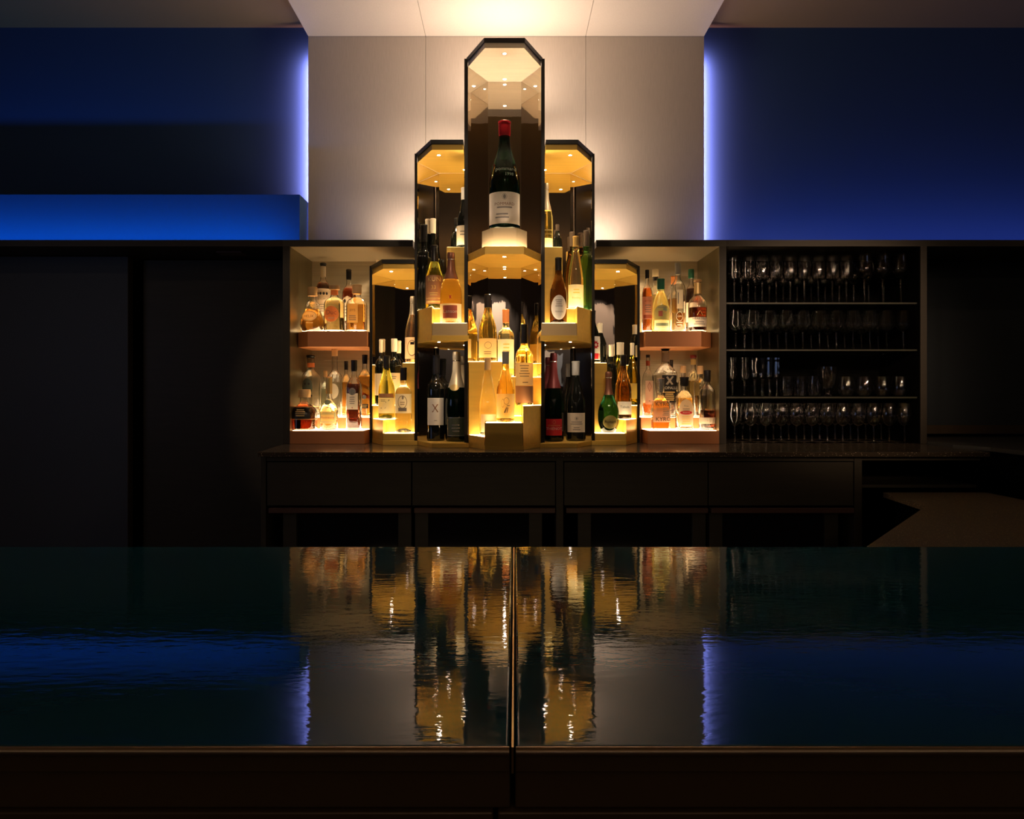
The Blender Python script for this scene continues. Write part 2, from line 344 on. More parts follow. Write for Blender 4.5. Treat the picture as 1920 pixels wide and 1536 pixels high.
# ================================================================== TOWERS
def cxs(poly, s): return [(MX+s*x, y) for x, y in poly]
def grow(poly, g):
    cxm = sum(p[0] for p in poly)/len(poly); cym = sum(p[1] for p in poly)/len(poly)
    out = []
    for x, y in poly:
        dx, dy = x-cxm, y-cym; l = sqrt(dx*dx+dy*dy); out.append((x+dx/l*g, y+dy/l*g))
    return out
def downlight(x, y, z, parent, power):
    n = 20; vs, fs = [], []
    for r, zz in ((.0100, z-.0003), (.0100, z-.0018), (.0068, z-.0018), (.0068, z-.0004)):
        vs += [(x+r*cos(2*pi*i/n), y+r*sin(2*pi*i/n), zz) for i in range(n)]
    for k in range(3): fs += [(k*n+i, k*n+(i+1) % n, (k+1)*n+(i+1) % n, (k+1)*n+i) for i in range(n)]
    r = mk('downlight', vs, fs, M_chrome, parent, True)
    vs = [(x+.0066*cos(2*pi*i/n), y+.0066*sin(2*pi*i/n), z-.0010) for i in range(n)]
    mk('lens', vs, [tuple(range(n))[::-1]], M_lens, r)
    l = bpy.data.lights.new('downlight_beam', 'SPOT'); l.energy = power; l.color = (1, .80, .58); l.spot_size = radians(125); l.spot_blend = .6; l.shadow_soft_size = .007
    lo = bpy.data.objects.new('downlight_beam', l); COL.objects.link(lo); lo.location = (x, y, z-.004)
def lit_block(poly, z0, z1, parent, m=M_gold, glow=M_glowg, inset=.006, name='display_block'):
    b = prism(name, poly, z0, z1, m, parent, .0006)
    if glow: prism('light_panel', grow(poly, -inset), z1, z1+.0011, glow, b)
    return b
# ---- central tower
T1 = [(-.083, 3.13), (.083, 3.13), (.162, 3.31), (.077, 3.47), (-.077, 3.47), (-.162, 3.31)]
P1 = cxs(T1, 1)
t1 = thing('display_tower', 'tallest central bottle tower, black edged with gold bands and smoked mirrors', 'display', (MX, 3.3, .9512))
prism('base_plate', grow(P1, -.002), .9515, .9675, M_gold, t1)
def shellpath(path, z0, z1, parent, mt=.004, ct_=.010):
    for p, q in zip(path[:-1], path[1:]):
        strip('mirror_panel', p, q, mt, z0, z1, M_mir, parent)
    vs, fs = [], []
    for p, q in zip(path[:-1], path[1:]):
        dx, dy = q[0]-p[0], q[1]-p[1]; l = sqrt(dx*dx+dy*dy); nx, ny = dy/l, -dx/l
        a, b = mt+.0004, mt+ct_
        v, f = prism_geo([(p[0]+nx*a, p[1]+ny*a), (q[0]+nx*a, q[1]+ny*a), (q[0]+nx*b, q[1]+ny*b), (p[0]+nx*b, p[1]+ny*b)], z0, z1)
        k = len(vs); vs += v; fs += [tuple(i+k for i in g) for g in f]
    mk('casing', vs, fs, M_blk, parent)
# mirror path: right mid -> back right -> back left -> left mid, outside to its right?  (walk so that outside is right-hand)
pr = [P1[5], P1[4], P1[3], P1[2]]      # left mid, back left, back right, right mid
shellpath(pr[::-1], .9675, 2.637, t1)
for s in (-1, 1):
    box('edge_fin', *sorted((MX+s*.1635, MX+s*.178)), 3.306, 3.335, .9675, Z(110, 3.306), M_blk, t1)
prism('top_plate', grow(P1, .006), 2.659, 2.677, M_blk, t1)
prism('gold_band', grow(P1, -.001), 2.637, 2.659, M_pale, t1)
downlight(MX, 3.18, 2.637, t1, 5); downlight(MX, 3.44, 2.637, t1, 4)
sh = prism('middle_shelf', grow(P1, -.001), 1.772, 1.8055, M_gold, t1, .0006)
prism('light_panel', grow(P1, -.014), 1.8055, 1.8066, mat('cream_light_panel', (.9, .85, .8), .4, emit=(1, .80, .58), es=55), sh)
hexp = [(MX-.051, 3.175), (MX+.051, 3.175), (MX+.098, 3.25), (MX+.051, 3.345), (MX-.051, 3.345), (MX-.098, 3.25)]
lit_block(hexp, 1.8066, Z(427, 3.175), t1, mat('lit_gold_lacquer', (.20, .14, .07), .4, .1), M_glow, .012, 'pedestal')
ZP = Z(427, 3.175)+.0015
downlight(MX, 3.18, 1.772, t1, 3.0); downlight(MX, 3.44, 1.772, t1, 3.0)
fb = [(-.083, 3.1305), (.077, 3.1305), (.077, 3.222), (-.083, 3.222)]
lit_block([(MX+a, b) for a, b in fb], .9675, 1.065, t1)
rb = [(.0785, 3.1335), (.160, 3.31), (.127, 3.372), (.0785, 3.372)]
lit_block([(MX+a, b) for a, b in rb], .9675, 1.1356, t1)
lb = [(-.0845, 3.1335), (-.160, 3.31), (-.1575, 3.3135), (-.0845, 3.3135)]
lb = [(-.0845, 3.1365), (-.160, 3.309), (-.016, 3.309), (-.016, 3.2235), (-.0845, 3.2235)]
lit_block([(MX+a, b) for a, b in lb], .9675, 1.005, t1, M_gold, M_glow)
bl = [(-.1585, 3.3115), (.0, 3.3115), (.0, 3.468), (-.076, 3.468)]
lit_block([(MX+a, b) for a, b in bl], .9675, 1.3285, t1)
br = [(.0015, 3.3115), (.077, 3.3115), (.077, 3.468), (.0015, 3.468)]
lit_block([(MX+a, b) for a, b in br], .9675, 1.262, t1)
br = [(.0015, 3.2235), (.077, 3.2235), (.077, 3.3100), (.0015, 3.3100)]
lit_block([(MX+a, b) for a, b in br], .9675, 1.09, t1)
# ---- shoulder towers
for s, word in ((-1, 'left'), (1, 'right')):
    t = thing('display_tower', 'two storey bottle tower at the %s shoulder of the tallest one' % word, 'display', (MX+s*.29, 3.42, .9512))
    out = [(.155, 3.25), (.317, 3.25), (.4005, 3.43), (.316, 3.60), (.10, 3.60), (.10, 3.487), (.1795, 3.337), (.1795, 3.303)]
    P = cxs(out, s)
    m0, m1, m2 = (MX+s*.4005, 3.43), (MX+s*.316, 3.60), (MX+s*.10, 3.60)
    path = [m0, m1, m2] if s > 0 else [m2, m1, m0]
    # outside must be on the right-hand side of the walk
    shellpath(path, .9715, 2.249, t)
    fin = sorted((MX+s*.402, MX+s*.413))
    box('edge_fin', *fin, 3.426, 3.455, .9515, Z(288, 3.426), M_blk, t)
    prism('top_plate', cxs([(.1795, 3.243), (.320, 3.243), (.408, 3.432), (.322, 3.612), (.10, 3.612), (.10, 3.50), (.1795, 3.345)], s), 2.273, 2.291, M_blk, t)
    prism('gold_band', cxs([(.1795, 3.251), (.3165, 3.251), (.3995, 3.43), (.3155, 3.598), (.10, 3.598), (.10, 3.487), (.1795, 3.337)], s), 2.249, 2.2725, M_gold, t)
    prism('middle_shelf', P, 1.418, 1.441, M_gold, t, .0006)
    prism('base_plate', P, .9515, .9715, M_gold, t, .0006)
    lit_block(cxs([(.160, 3.253), (.315, 3.253), (.315, 3.352), (.1795, 3.352), (.1795, 3.30)], s), 1.441, 1.495, t, mat('tan_gold_lacquer', (.58, .41, .21), .4, .15), M_glow)
    lit_block(cxs([(.3165, 3.2545), (.3985, 3.43), (.316, 3.597), (.262, 3.597), (.262, 3.3535), (.3165, 3.3535)], s), 1.441, 1.569, t)
    lit_block(cxs([(.1795, 3.3535), (.2605, 3.3535), (.2605, 3.597), (.105, 3.597), (.105, 3.487)], s), 1.441, 1.846, t, M_gold, M_glowg)
    for z, pw in ((2.249, 2.6), (1.418, 1.0)):
        downlight(MX+s*.292, 3.32, z, t, pw); downlight(MX+s*.19, 3.54, z, t, pw*.7)
# ---- outer towers
for s, word in ((-1, 'left'), (1, 'right')):
    t = thing('display_tower', 'lowest single storey bottle tower at the outer %s' % word, 'display', (MX+s*.52, 3.6, .9512))
    out = [(.399, 3.42), (.558, 3.42), (.637, 3.59), (.5545, 3.77), (.335, 3.77), (.335, 3.625), (.4145, 3.46), (.4145, 3.424)]
    P = cxs(out, s)
    a0, a1, a2 = (MX+s*.637, 3.59), (MX+s*.5545, 3.77), (MX+s*.335, 3.77)
    path = [a0, a1, a2] if s > 0 else [a2, a1, a0]
    shellpath(path, .9715, 1.759, t)
    box('edge_fin', *sorted((MX+s*.6385, MX+s*.649)), 3.586, 3.612, .9515, Z(499, 3.586), M_blk, t)
    prism('top_plate', cxs([(.4145, 3.413), (.561, 3.413), (.646, 3.592), (.562, 3.784), (.345, 3.784), (.345, 3.64), (.4145, 3.48)], s), 1.7825, 1.801, M_blk, t)
    prism('gold_band', cxs([(.4145, 3.421), (.5575, 3.421), (.636, 3.59), (.554, 3.768), (.345, 3.768), (.345, 3.64), (.4145, 3.48)], s), 1.759, 1.782, M_gold, t)
    prism('base_plate', P, .9515, .9715, M_gold, t, .0006)
    lit_block(cxs([(.4145, 3.4225), (.5565, 3.4225), (.5565, 3.512), (.4145, 3.512)], s), .9715, 1.0045, t, M_gold, M_glow)
    lit_block(cxs([(.558, 3.425), (.6355, 3.59), (.4835, 3.59), (.4835, 3.5135), (.558, 3.5135)], s), .9715, 1.066, t)
    lit_block(cxs([(.4835, 3.5915), (.6350, 3.5915), (.5535, 3.767), (.4835, 3.767)], s), .9715, 1.129, t)
    lit_block(cxs([(.4145, 3.5135), (.482, 3.5135), (.482, 3.767), (.34, 3.767), (.34, 3.628)], s), .9715, 1.331, t)
    downlight(MX+s*.53, 3.49, 1.759, t, 1.2); downlight(MX+s*.434, 3.69, 1.759, t, .8)

# ================================================================== BOTTLES
def lathe(prof, n=40, sq=2.0, cap_top=True, cap_bot=True, sqz=None):
    """prof: list of (r, z).  sq: superellipse exponent of the cross-section."""
    vs, fs = [], []
    for r, z in prof:
        e = sq if (sqz is None or z < sqz) else 2.0
        for i in range(n):
            a = 2*pi*(i+.5)/n; c, s_ = cos(a), sin(a)
            if e != 2.0:
                k = (abs(c)**e+abs(s_)**e)**(-1/e); vs.append((r*k*c, r*k*s_, z))
            else: vs.append((r*c, r*s_, z))
    m = len(prof)
    for k in range(m-1):
        for i in range(n):
            fs.append((k*n+i, k*n+(i+1) % n, (k+1)*n+(i+1) % n, (k+1)*n+i))
    if cap_bot: fs.append(tuple(range(n))[::-1])
    if cap_top: fs.append(tuple(range((m-1)*n, m*n)))
    return vs, fs
PROF = {
 'bordeaux': [(.90, 0), (.98, .012), (1, .03), (1, .56), (.985, .60), (.92, .64), (.78, .675), (.58, .70), (.44, .725), (.38, .76), (.36, .80), (.36, 1)],
 'burgundy': [(.90, 0), (.98, .012), (1, .03), (1, .40), (.985, .45), (.93, .51), (.82, .57), (.67, .635), (.52, .70), (.41, .76), (.36, .82), (.345, 1)],
 'champagne': [(.88, 0), (.97, .012), (1, .035), (1, .38), (.985, .44), (.93, .50), (.82, .565), (.66, .635), (.50, .70), (.39, .765), (.34, .84), (.32, .90), (.35, .93), (.35, .97), (.30, 1)],
 'flute': [(.90, 0), (.98, .012), (1, .03), (1, .34), (.97, .42), (.88, .51), (.75, .60), (.61, .69), (.49, .77), (.41, .84), (.37, .90), (.36, 1)],
 'globe': [(.52, 0), (.62, .012), (.80, .07), (.94, .15), (1, .24), (1, .31), (.94, .39), (.80, .47), (.62, .54), (.46, .61), (.34, .68), (.28, .76), (.26, .88), (.30, .91), (.30, .97), (.24, 1)],
 'pear': [(.66, 0), (.84, .02), (.98, .09), (1, .16), (.96, .26), (.84, .36), (.70, .44), (.61, .50), (.60, .56), (.50, .64), (.34, .69), (.30, .74), (.29, .86), (.29, 1)],
 'spirit': [(.92, 0), (.98, .012), (1, .03), (1, .56), (.98, .61), (.88, .665), (.68, .71), (.46, .74), (.36, .77), (.34, .81), (.34, 1)],
 'vodka': [(.92, 0), (.98, .012), (1, .03), (1, .46), (.98, .52), (.90, .575), (.72, .62), (.50, .645), (.38, .67), (.345, .72), (.34, 1)],
 'decanter': [(.93, 0), (.99, .012), (1, .03), (1, .54), (.97, .60), (.82, .665), (.60, .71), (.46, .735), (.42, .76), (.42, 1)],
 'squat': [(.90, 0), (.98, .012), (1, .03), (1, .40), (.96, .46), (.80, .54), (.58, .60), (.44, .64), (.38, .68), (.37, 1)],
 'bell': [(.84, 0), (.92, .015), (.95, .04), (1, .30), (.99, .36), (.88, .43), (.62, .50), (.42, .555), (.34, .60), (.31, .66), (.30, 1)],
 'cone': [(.94, 0), (.99, .012), (1, .03), (1, .36), (.93, .48), (.80, .58), (.66, .65), (.56, .69), (.48, .72), (.42, .74), (.36, .76), (.36, 1)],
 'capri': [(.80, 0), (.88, .012), (.92, .03), (.98, .30), (1, .46), (.97, .54), (.86, .60), (.62, .65), (.45, .69), (.38, .73), (.36, .78), (.35, 1)],
}
def smooth_prof(p, k=3):
    """resample the rounded part a little finer"""
    out = []
    for i in range(len(p)-1):
        p0 = p[max(i-1, 0)]; p1 = p[i]; p2 = p[i+1]; p3 = p[min(i+2, len(p)-1)]
        out.append(p1)
        if i >= 3 and abs(p1[0]-p2[0]) > .01 and p2[1]-p1[1] > .004:
            for j in range(1, k):
                t = j/k; t2 = t*t; t3 = t2*t
                r = .5*((2*p1[0])+(-p0[0]+p2[0])*t+(2*p0[0]-5*p1[0]+4*p2[0]-p3[0])*t2+(-p0[0]+3*p1[0]-3*p2[0]+p3[0])*t3)
                out.append((r, p1[1]+(p2[1]-p1[1])*t))
    out.append(p[-1]); return out
TXT = {}
def text_geo(s):
    if s in TXT: return TXT[s]
    cu = bpy.data.curves.new('tmp', 'FONT'); cu.body = s; cu.size = 1; cu.align_x = 'CENTER'; cu.align_y = 'CENTER'; cu.resolution_u = 2
    ob = bpy.data.objects.new('tmp', cu); COL.objects.link(ob)
    dg = bpy.context.evaluated_depsgraph_get(); me = bpy.data.meshes.new_from_object(ob.evaluated_get(dg))
    g = ([tuple(v.co) for v in me.vertices], [tuple(p.vertices) for p in me.polygons])
    bpy.data.objects.remove(ob); bpy.data.meshes.remove(me); bpy.data.curves.remove(cu)
    TXT[s] = g; return g
class Surf:
    def __init__(s, prof, R, H, sq, sqz):
        s.p = [(r*R, z*H) for r, z in prof]; s.R, s.H, s.sq, s.sqz = R, H, sq, sqz
    def rad(s, z):
        for (r0, z0), (r1, z1) in zip(s.p[:-1], s.p[1:]):
            if z0 <= z <= z1 and z1 > z0: return r0+(r1-r0)*(z-z0)/(z1-z0)
        return s.p[-1][0] if z > 0 else s.p[0][0]
    def pt(s, u, z, off):
        r = s.rad(z)+off; e = s.sq if (s.sqz is None or z < s.sqz) else 2.0
        k = min(abs(u)/r, .9995); y = r*(1-k**e)**(1/e)
        return (u, -y, z)
def bottle(px, w, top, d, zb, style, glass, desc, sq=2.0, liquid=None, fill=.6, cap='black', capf=.80, capr=1.12, labels=(), prints=(), band=None, group=None, rot=0, neck=None, name=None):
    x = X(px, d); R = w/2/F*d; H = Z(top, d)-zb
    prof = smooth_prof(PROF[style]); sqz = None
    if sq != 2.0: sqz = H*.66
    S = Surf(prof, R, H, sq, sqz)
    champ = style in ('champagne', 'globe')
    kind = name or ('spirit_bottle' if liquid or glass == 'lemon' else ('champagne_bottle' if champ else 'wine_bottle'))
    root = thing(kind, desc, 'bottle', (x, d, zb), group)
    ztop = H*(capf+.02) if not champ else H*.985
    pr = [(r, z) for r, z in S.p if z < ztop-1e-5]; pr.append((S.rad(ztop), ztop))
    N = 40 if sq == 2 else 56
    if liquid:
        th = min(.0028, R*.09)
        vs, fs = lathe(pr, N, sq, cap_top=False, sqz=sqz)
        zi = max(.006, H*.022)
        inn = [(r-th, z) for r, z in pr if z > zi and r-th > .001]
        inn = [(S.rad(zi)-th-.001, zi)]+inn
        iv, jf = lathe(inn, N, sq, cap_top=False, sqz=sqz)
        k = len(vs); vs = vs+iv; fs = fs+[tuple(i+k for i in q)[::-1] for q in jf]
        a, b = (len(pr)-1)*N, k+(len(inn)-1)*N
        fs += [(a+i, a+(i+1) % N, b+(i+1) % N, b+i) for i in range(N)]
        body = mk('bottle_body', vs, fs, M_glass, root, True, False)
        zf = H*fill
        lq = [(r-th-.0003, z) for r, z in pr if zi+.0004 < z < zf and r-th > .0015]
        lq = [(S.rad(zi)-th-.0016, zi+.0004)]+lq+[(S.rad(zf)-th-.0003, zf)]
        mk('liquid', *lathe(lq, N, sq, sqz=sqz), L[liquid], root, True, False)
    else:
        r0 = pr[0][0]; pun = [(.0008, H*.075), (r0*.35, H*.066), (r0*.62, H*.045), (r0*.80, H*.018), (r0*.88, .0006)]
        if glass in ('lemon', 'black'): pun = []
        body = mk('bottle_body', *lathe(pun+pr, N, sq, sqz=sqz), G[glass] if glass in G else G['black'], root, True, False)
    # capsule or stopper
    cz = H*capf
    if cap:
        if champ:
            cp = [(r+.0006, z) for r, z in S.p if z >= cz]; cp = [(S.rad(cz)+.0006, cz)]+cp+[(cp[-1][0]*.5, H+.0005)]
        elif capr > 1.3:     # stopper head wider than the neck
            rn = S.rad(cz+.001)
            cp = [(rn*capr*.97, cz), (rn*capr, cz+H*.006), (rn*capr, H-.003), (rn*capr*.93, H-.0005), (rn*capr*.5, H)]
        else:
            rn = S.rad(H*.97)
            cp = [(max(rn, S.rad(cz))+.0006, cz), (rn*capr, min(cz+H*.03, H*.95)), (rn*capr, H-.009), (rn*capr*1.06, H-.0085), (rn*capr*1.06, H-.003), (rn*capr*.9, H-.0004), (rn*capr*.5, H)]
            cp = sorted(cp, key=lambda q: q[1])
        c = mk('stopper' if capr > 1.3 else ('foil' if champ else 'capsule'), *lathe(cp, 28), CM[cap], root, True, False)
        if champ:
            mk('wire_cage', *lathe([(S.rad(H*.90)+.0012, H*.895), (S.rad(H*.9)+.0022, H*.90), (S.rad(H*.9)+.0012, H*.905)], 24, cap_top=False, cap_bot=False), CM['silver'], c, True, False)
    if neck:   # (v0, v1, material): band round the neck
        rr = [(S.rad(H*v)+.0005, H*v) for v in (neck[0], (neck[0]+neck[1])/2, neck[1])]
        mk('neck_band', *lathe(rr, 28, cap_top=False, cap_bot=False), PM[neck[2]], root, True, False)
    first = None
    for (shape, uc, uh, v0, v1, lm) in labels:
        rows, cols = (2, 14) if shape == 'rect' else (14, 14)
        if style in ('pear', 'globe', 'cone', 'capri', 'bell', 'burgundy', 'champagne', 'flute'): rows = max(rows, 8)
        vs, fs = [], []
        for j in range(rows+1):
            t = j/rows; zz = H*(v0+(v1-v0)*t)
            if shape == 'oval':
                t = .5-.5*cos(pi*t); zz = H*(v0+(v1-v0)*t); k = sqrt(max(0, 1-(2*t-1)**2))*.999+.001
            elif shape == 'arch': k = 1 if t < .55 else sqrt(max(0, 1-((t-.55)/.45)**2))*.999+.001
            elif shape == 'diamond': k = 1-abs(2*t-1)*.999
            else: k = 1
            for i in range(cols+1):
                q = -1+2*i/cols
                u = uc*R+(sin(q*pi/2*min(1, uh+.02)) if uh > .9 else q*uh)*R*k*(1 if uh <= .9 else .98)
                vs.append(S.pt(u, zz, .0005))
        for j in range(rows):
            for i in range(cols): a = j*(cols+1)+i; fs.append((a, a+1, a+cols+2, a+cols+1))
        lo = mk('paper_label', vs, fs, OPQ.get(lm, PM[lm]) if glass in ('dgreen', 'black', 'brown') or liquid in ('dark', 'red') else PM[lm], root, True, False)
        if first is None: first = lo
    par = first or body
    if band:
        for (v0, v1, bm) in band:
            mk('label_band', *lathe([(S.rad(H*(v0+(v1-v0)*k/4))+.0006, H*(v0+(v1-v0)*k/4)) for k in range(5)], N, sq, False, False, sqz), PM[bm], root, True, False)
    groups = {}
    for p in prints:
        if p[0] == 't':
            _, s_, u, v, size, pm = p[:6]; xs = p[6] if len(p) > 6 else 1
            g = text_geo(s_); vs, fs = groups.setdefault(('lettering', pm, u, v), ([], [])); k = len(vs)
            vs += [S.pt(u*R+a*size*R*xs, v*H+b*size*R, .0011) for a, b, _z in g[0]]; fs += [tuple(i+k for i in q) for q in g[1]]
        elif p[0] == 'b':
            _, u0, u1, v0, v1, pm = p; vs, fs = groups.setdefault(('label_stripe', pm), ([], [])); k = len(vs); n = 8
            for zz in (v0, v1): vs += [S.pt((u0+(u1-u0)*i/n)*R, zz*H, .0009) for i in range(n+1)]
            fs += [(k+i, k+i+1, k+n+2+i, k+n+1+i) for i in range(n)]
        elif p[0] == 'l':     # a block of fine printed lines
            _, u0, u1, v0, v1, cnt, pm = p
            vs, fs = groups.setdefault(('fine_print', pm), ([], [])); n = 6
            for q in range(cnt):
                zz = v0+(v1-v0)*(q+.5)/cnt; hh = (v1-v0)/cnt*.2; k = len(vs); sh_ = random.uniform(.7, 1)
                for z2 in (zz-hh, zz+hh): vs += [S.pt((u0+(u1-u0)*(.5+(i/n-.5)*sh_))*R, z2*H, .0010) for i in range(n+1)]
                fs += [(k+i, k+i+1, k+n+2+i, k+n+1+i) for i in range(n)]
        elif p[0] in 'eo':     # ellipse / ring
            _, u, v, ru, rv, pm = p; vs, fs = groups.setdefault(('emblem' if p[0] == 'e' else 'emblem_ring', pm), ([], [])); k = len(vs); n = 28
            if p[0] == 'e':
                rw, cl = 10, 10
                for a in range(rw+1):
                    zz = -cos(pi*a/rw); kk = sqrt(max(0, 1-zz*zz))
                    vs += [S.pt((u+ru*kk*(-1+2*b/cl))*R, (v+rv*zz)*H, .0010) for b in range(cl+1)]
                fs += [(k+a*(cl+1)+b, k+a*(cl+1)+b+1, k+(a+1)*(cl+1)+b+1, k+(a+1)*(cl+1)+b) for a in range(rw) for b in range(cl)]
            else:
                vs += [S.pt((u+ru*cos(2*pi*i/n))*R, v*H+rv*sin(2*pi*i/n)*H, .0010) for i in range(n)]
                vs += [S.pt((u+ru*.88*cos(2*pi*i/n))*R, v*H+rv*.88*sin(2*pi*i/n)*H, .0010) for i in range(n)]
                fs += [(k+i, k+(i+1) % n, k+n+(i+1) % n, k+n+i) for i in range(n)]
        elif p[0] == 'p':     # polygon, (u, v) list
            _, pts, pm = p; vs, fs = groups.setdefault(('emblem', pm), ([], [])); k = len(vs)
            vs += [S.pt(u*R, v*H, .0012) for u, v in pts]; fs.append(tuple(range(k, k+len(pts))))
    for (nm, pm, *_q), (vs, fs) in groups.items():
        mk(nm, vs, fs, PM[pm], par, False, False)
    return root
def gear(u, v, r, rv, n=8):
    return [(u+r*(1 if i % 2 else .62)*cos(pi*i/n), v+rv*(1 if i % 2 else .62)*sin(pi*i/n)) for i in range(2*n)]

Bt = bottle
# ---- left alcove, upper tray
u, l, r = ZT['up'], ZT['lo'], ZT['ri']
Bt(586, 46, 538.4, 3.635, u, 'pear', 'clear', 'round bellied amber flask with oval cream label, front left on the upper left tray', liquid='amber', fill=.50, cap='cork', capf=.80, capr=1.35,
   labels=[('oval', -.10, .62, .22, .46, 'cream')], prints=[('t', 'HELIX', -.10, .33, .30, 'ink'), ('o', -.1, .34, .60, .115, 'gold'), ('o', -.05, .72, .2, .035, 'gold'), ('l', -.3, .3, .17, .20, 1, 'cream')])
Bt(627, 39, 535.7, 3.635, u, 'spirit', 'clear', 'clear bottle of pale liqueur with a round orange label, middle of the upper left tray', liquid='pale', fill=.66, cap='wood', capf=.91, capr=1.45,
   labels=[('oval', -.1, .72, .20, .54, 'orange')], prints=[('t', 'Duc', -.1, .40, .62, 'rust'), ('l', -.45, .25, .25, .31, 2, 'cream')], neck=(.80, .90, 'orange'))
Bt(669, 36, 534, 3.635, u, 'decanter', 'clear', 'square shouldered bottle with tall pale gold label, right front of the upper left tray', sq=5, liquid='amber', fill=.57, cap='cork', capf=.80, capr=1.2,
   labels=[('rect', -.25, .55, .18, .58, 'yellow')], prints=[('t', 'SIYS', -.25, .44, .34, 'brown'), ('l', -.65, .15, .22, .34, 3, 'grey')])
Bt(606, 29, 493, 3.785, u, 'spirit', 'clear', 'tall dark rum bottle with a patterned cream label, back left of the upper left tray', liquid='dark', fill=.72, cap='black', capf=.955, capr=1.2,
   labels=[('rect', 0, .93, .25, .63, 'cream')], prints=[('e', -.5, .56, .16, .02, 'ink'), ('e', -.1, .56, .16, .02, 'ink'), ('e', .3, .56, .16, .02, 'ink'), ('e', .65, .56, .12, .02, 'ink'), ('t', 'RHUM', 0, .48, .35, 'grey'), ('l', -.6, .6, .30, .42, 4, 'grey')], neck=(.80, .955, 'cream'))
Bt(654, 26, 505, 3.785, u, 'spirit', 'clear', 'dark red spirit bottle with a long black capsule, back right of the upper left tray', liquid='red', fill=.70, cap='black', capf=.84, capr=1.15,
   labels=[('arch', 0, .92, .20, .58, 'cream')], prints=[('e', -.4, .50, .2, .03, 'ink'), ('e', .35, .50, .2, .03, 'ink'), ('l', -.6, .6, .25, .44, 4, 'grey')])
Bt(708, 16, 484, 3.85, u, 'spirit', 'clear', 'tall slim clear bottle with a cream neck rising behind the outer left tower', liquid='pale', fill=.6, cap='cream', capf=.88)
# ---- left alcove, lower tray
Bt(571, 45, 730, 3.575, l, 'squat', 'clear', 'squat whiskey bottle with black label and round stopper on the lower left tray', sq=3, liquid='red', fill=.62, cap='cork', capf=.80, capr=1.35,
   labels=[('rect', -.1, .80, .28, .50+.06, 'black')], prints=[('l', -.5, .3, .33, .52, 4, 'gold'), ('b', -.9, .7, .565, .575, 'gold')], band=[(.262, .272, 'gold')])
Bt(617, 35, 707, 3.575, l, 'bell', 'clear', 'bell shaped cognac bottle with vine bordered yellow label on the lower left tray', liquid='pale', fill=.50, cap='gold', capf=.68, capr=1.15,
   labels=[('rect', 0, .86, .12, .345, 'yellow')], prints=[('t', 'Hennessy', 0, .235, .38, 'rust'), ('l', -.75, .75, .125, .165, 2, 'grey'), ('b', -.8, -.72, .14, .33, 'sage'), ('b', .72, .8, .14, .33, 'sage'), ('l', -.7, .7, .29, .335, 2, 'sage'), ('e', -.05, .52, .34, .045, 'sage'), ('o', -.05, .52, .36, .05, 'gold')])
Bt(664, 28, 675, 3.585, l, 'spirit', 'clear', 'tall dark brown liqueur bottle with silver medallion over a cream label', sq=4, liquid='dark', fill=.655, cap='black', capf=.835, capr=1.2,
   labels=[('rect', -.08, .76, .29, .52, 'cream')], prints=[('e', -.05, .545, .5, .052, 'silver'), ('o', -.05, .545, .42, .044, 'grey'), ('l', -.5, .35, .36, .48, 4, 'grey'), ('e', -.05, .315, .09, .008, 'rust')])
Bt(583, 38, 665.6, 3.735, r, 'spirit', 'clear', 'clear bottle with a dark green sea creature drawing, back left of the lower left tray', liquid='pale', fill=.16, cap='black', capf=.955, capr=1.2,
   prints=[('e', -.12, .49, .52, .13, 'dgreen'), ('e', -.35, .53, .10, .02, 'ink'), ('e', .05, .53, .10, .02, 'ink'), ('e', -.1, .43, .22, .02, 'ink'), ('e', .3, .34, .07, .02, 'ink'), ('e', -.5, .36, .07, .02, 'ink')], neck=(.80, .87, 'orange'))
Bt(627.5, 30, 652, 3.745, r, 'vodka', 'clear', 'tallest clear bottle with a moon shaped cream label, centre back of the lower left tray', liquid='water', fill=.50, cap='cork', capf=.88, capr=1.1,
   labels=[('oval', .05, .62, .26, .48, 'cream')])
Bt(610, 20, 695, 3.825, r, 'spirit', 'clear', 'small pale green bottle behind the bell shaped cognac bottle', liquid='mint', fill=.60, cap='wood', capf=.86)
Bt(684, 25, 665, 3.725, r, 'spirit', 'clear', 'square amber whisky bottle with slanting bands and striped cap beside the outer left tower', sq=4, liquid='amber', fill=.66, cap='black', capf=.85, capr=1.15,
   prints=[('p', [(-.9, .52), (.9, .42), (.9, .47), (-.9, .57)], 'gold'), ('p', [(-.9, .44), (.9, .34), (.9, .28), (-.9, .38)], 'rust'), ('b', -.5, .7, .14, .21, 'ink'), ('e', .1, .32, .3, .035, 'silver'), ('l', -.4, .6, .15, .20, 2, 'gold')])
Bt(649, 19, 677, 3.80, r, 'spirit', 'clear', 'small amber bottle with black cap hidden behind the square brown liqueur bottle', liquid='amber', fill=.62, cap='black', capf=.84)
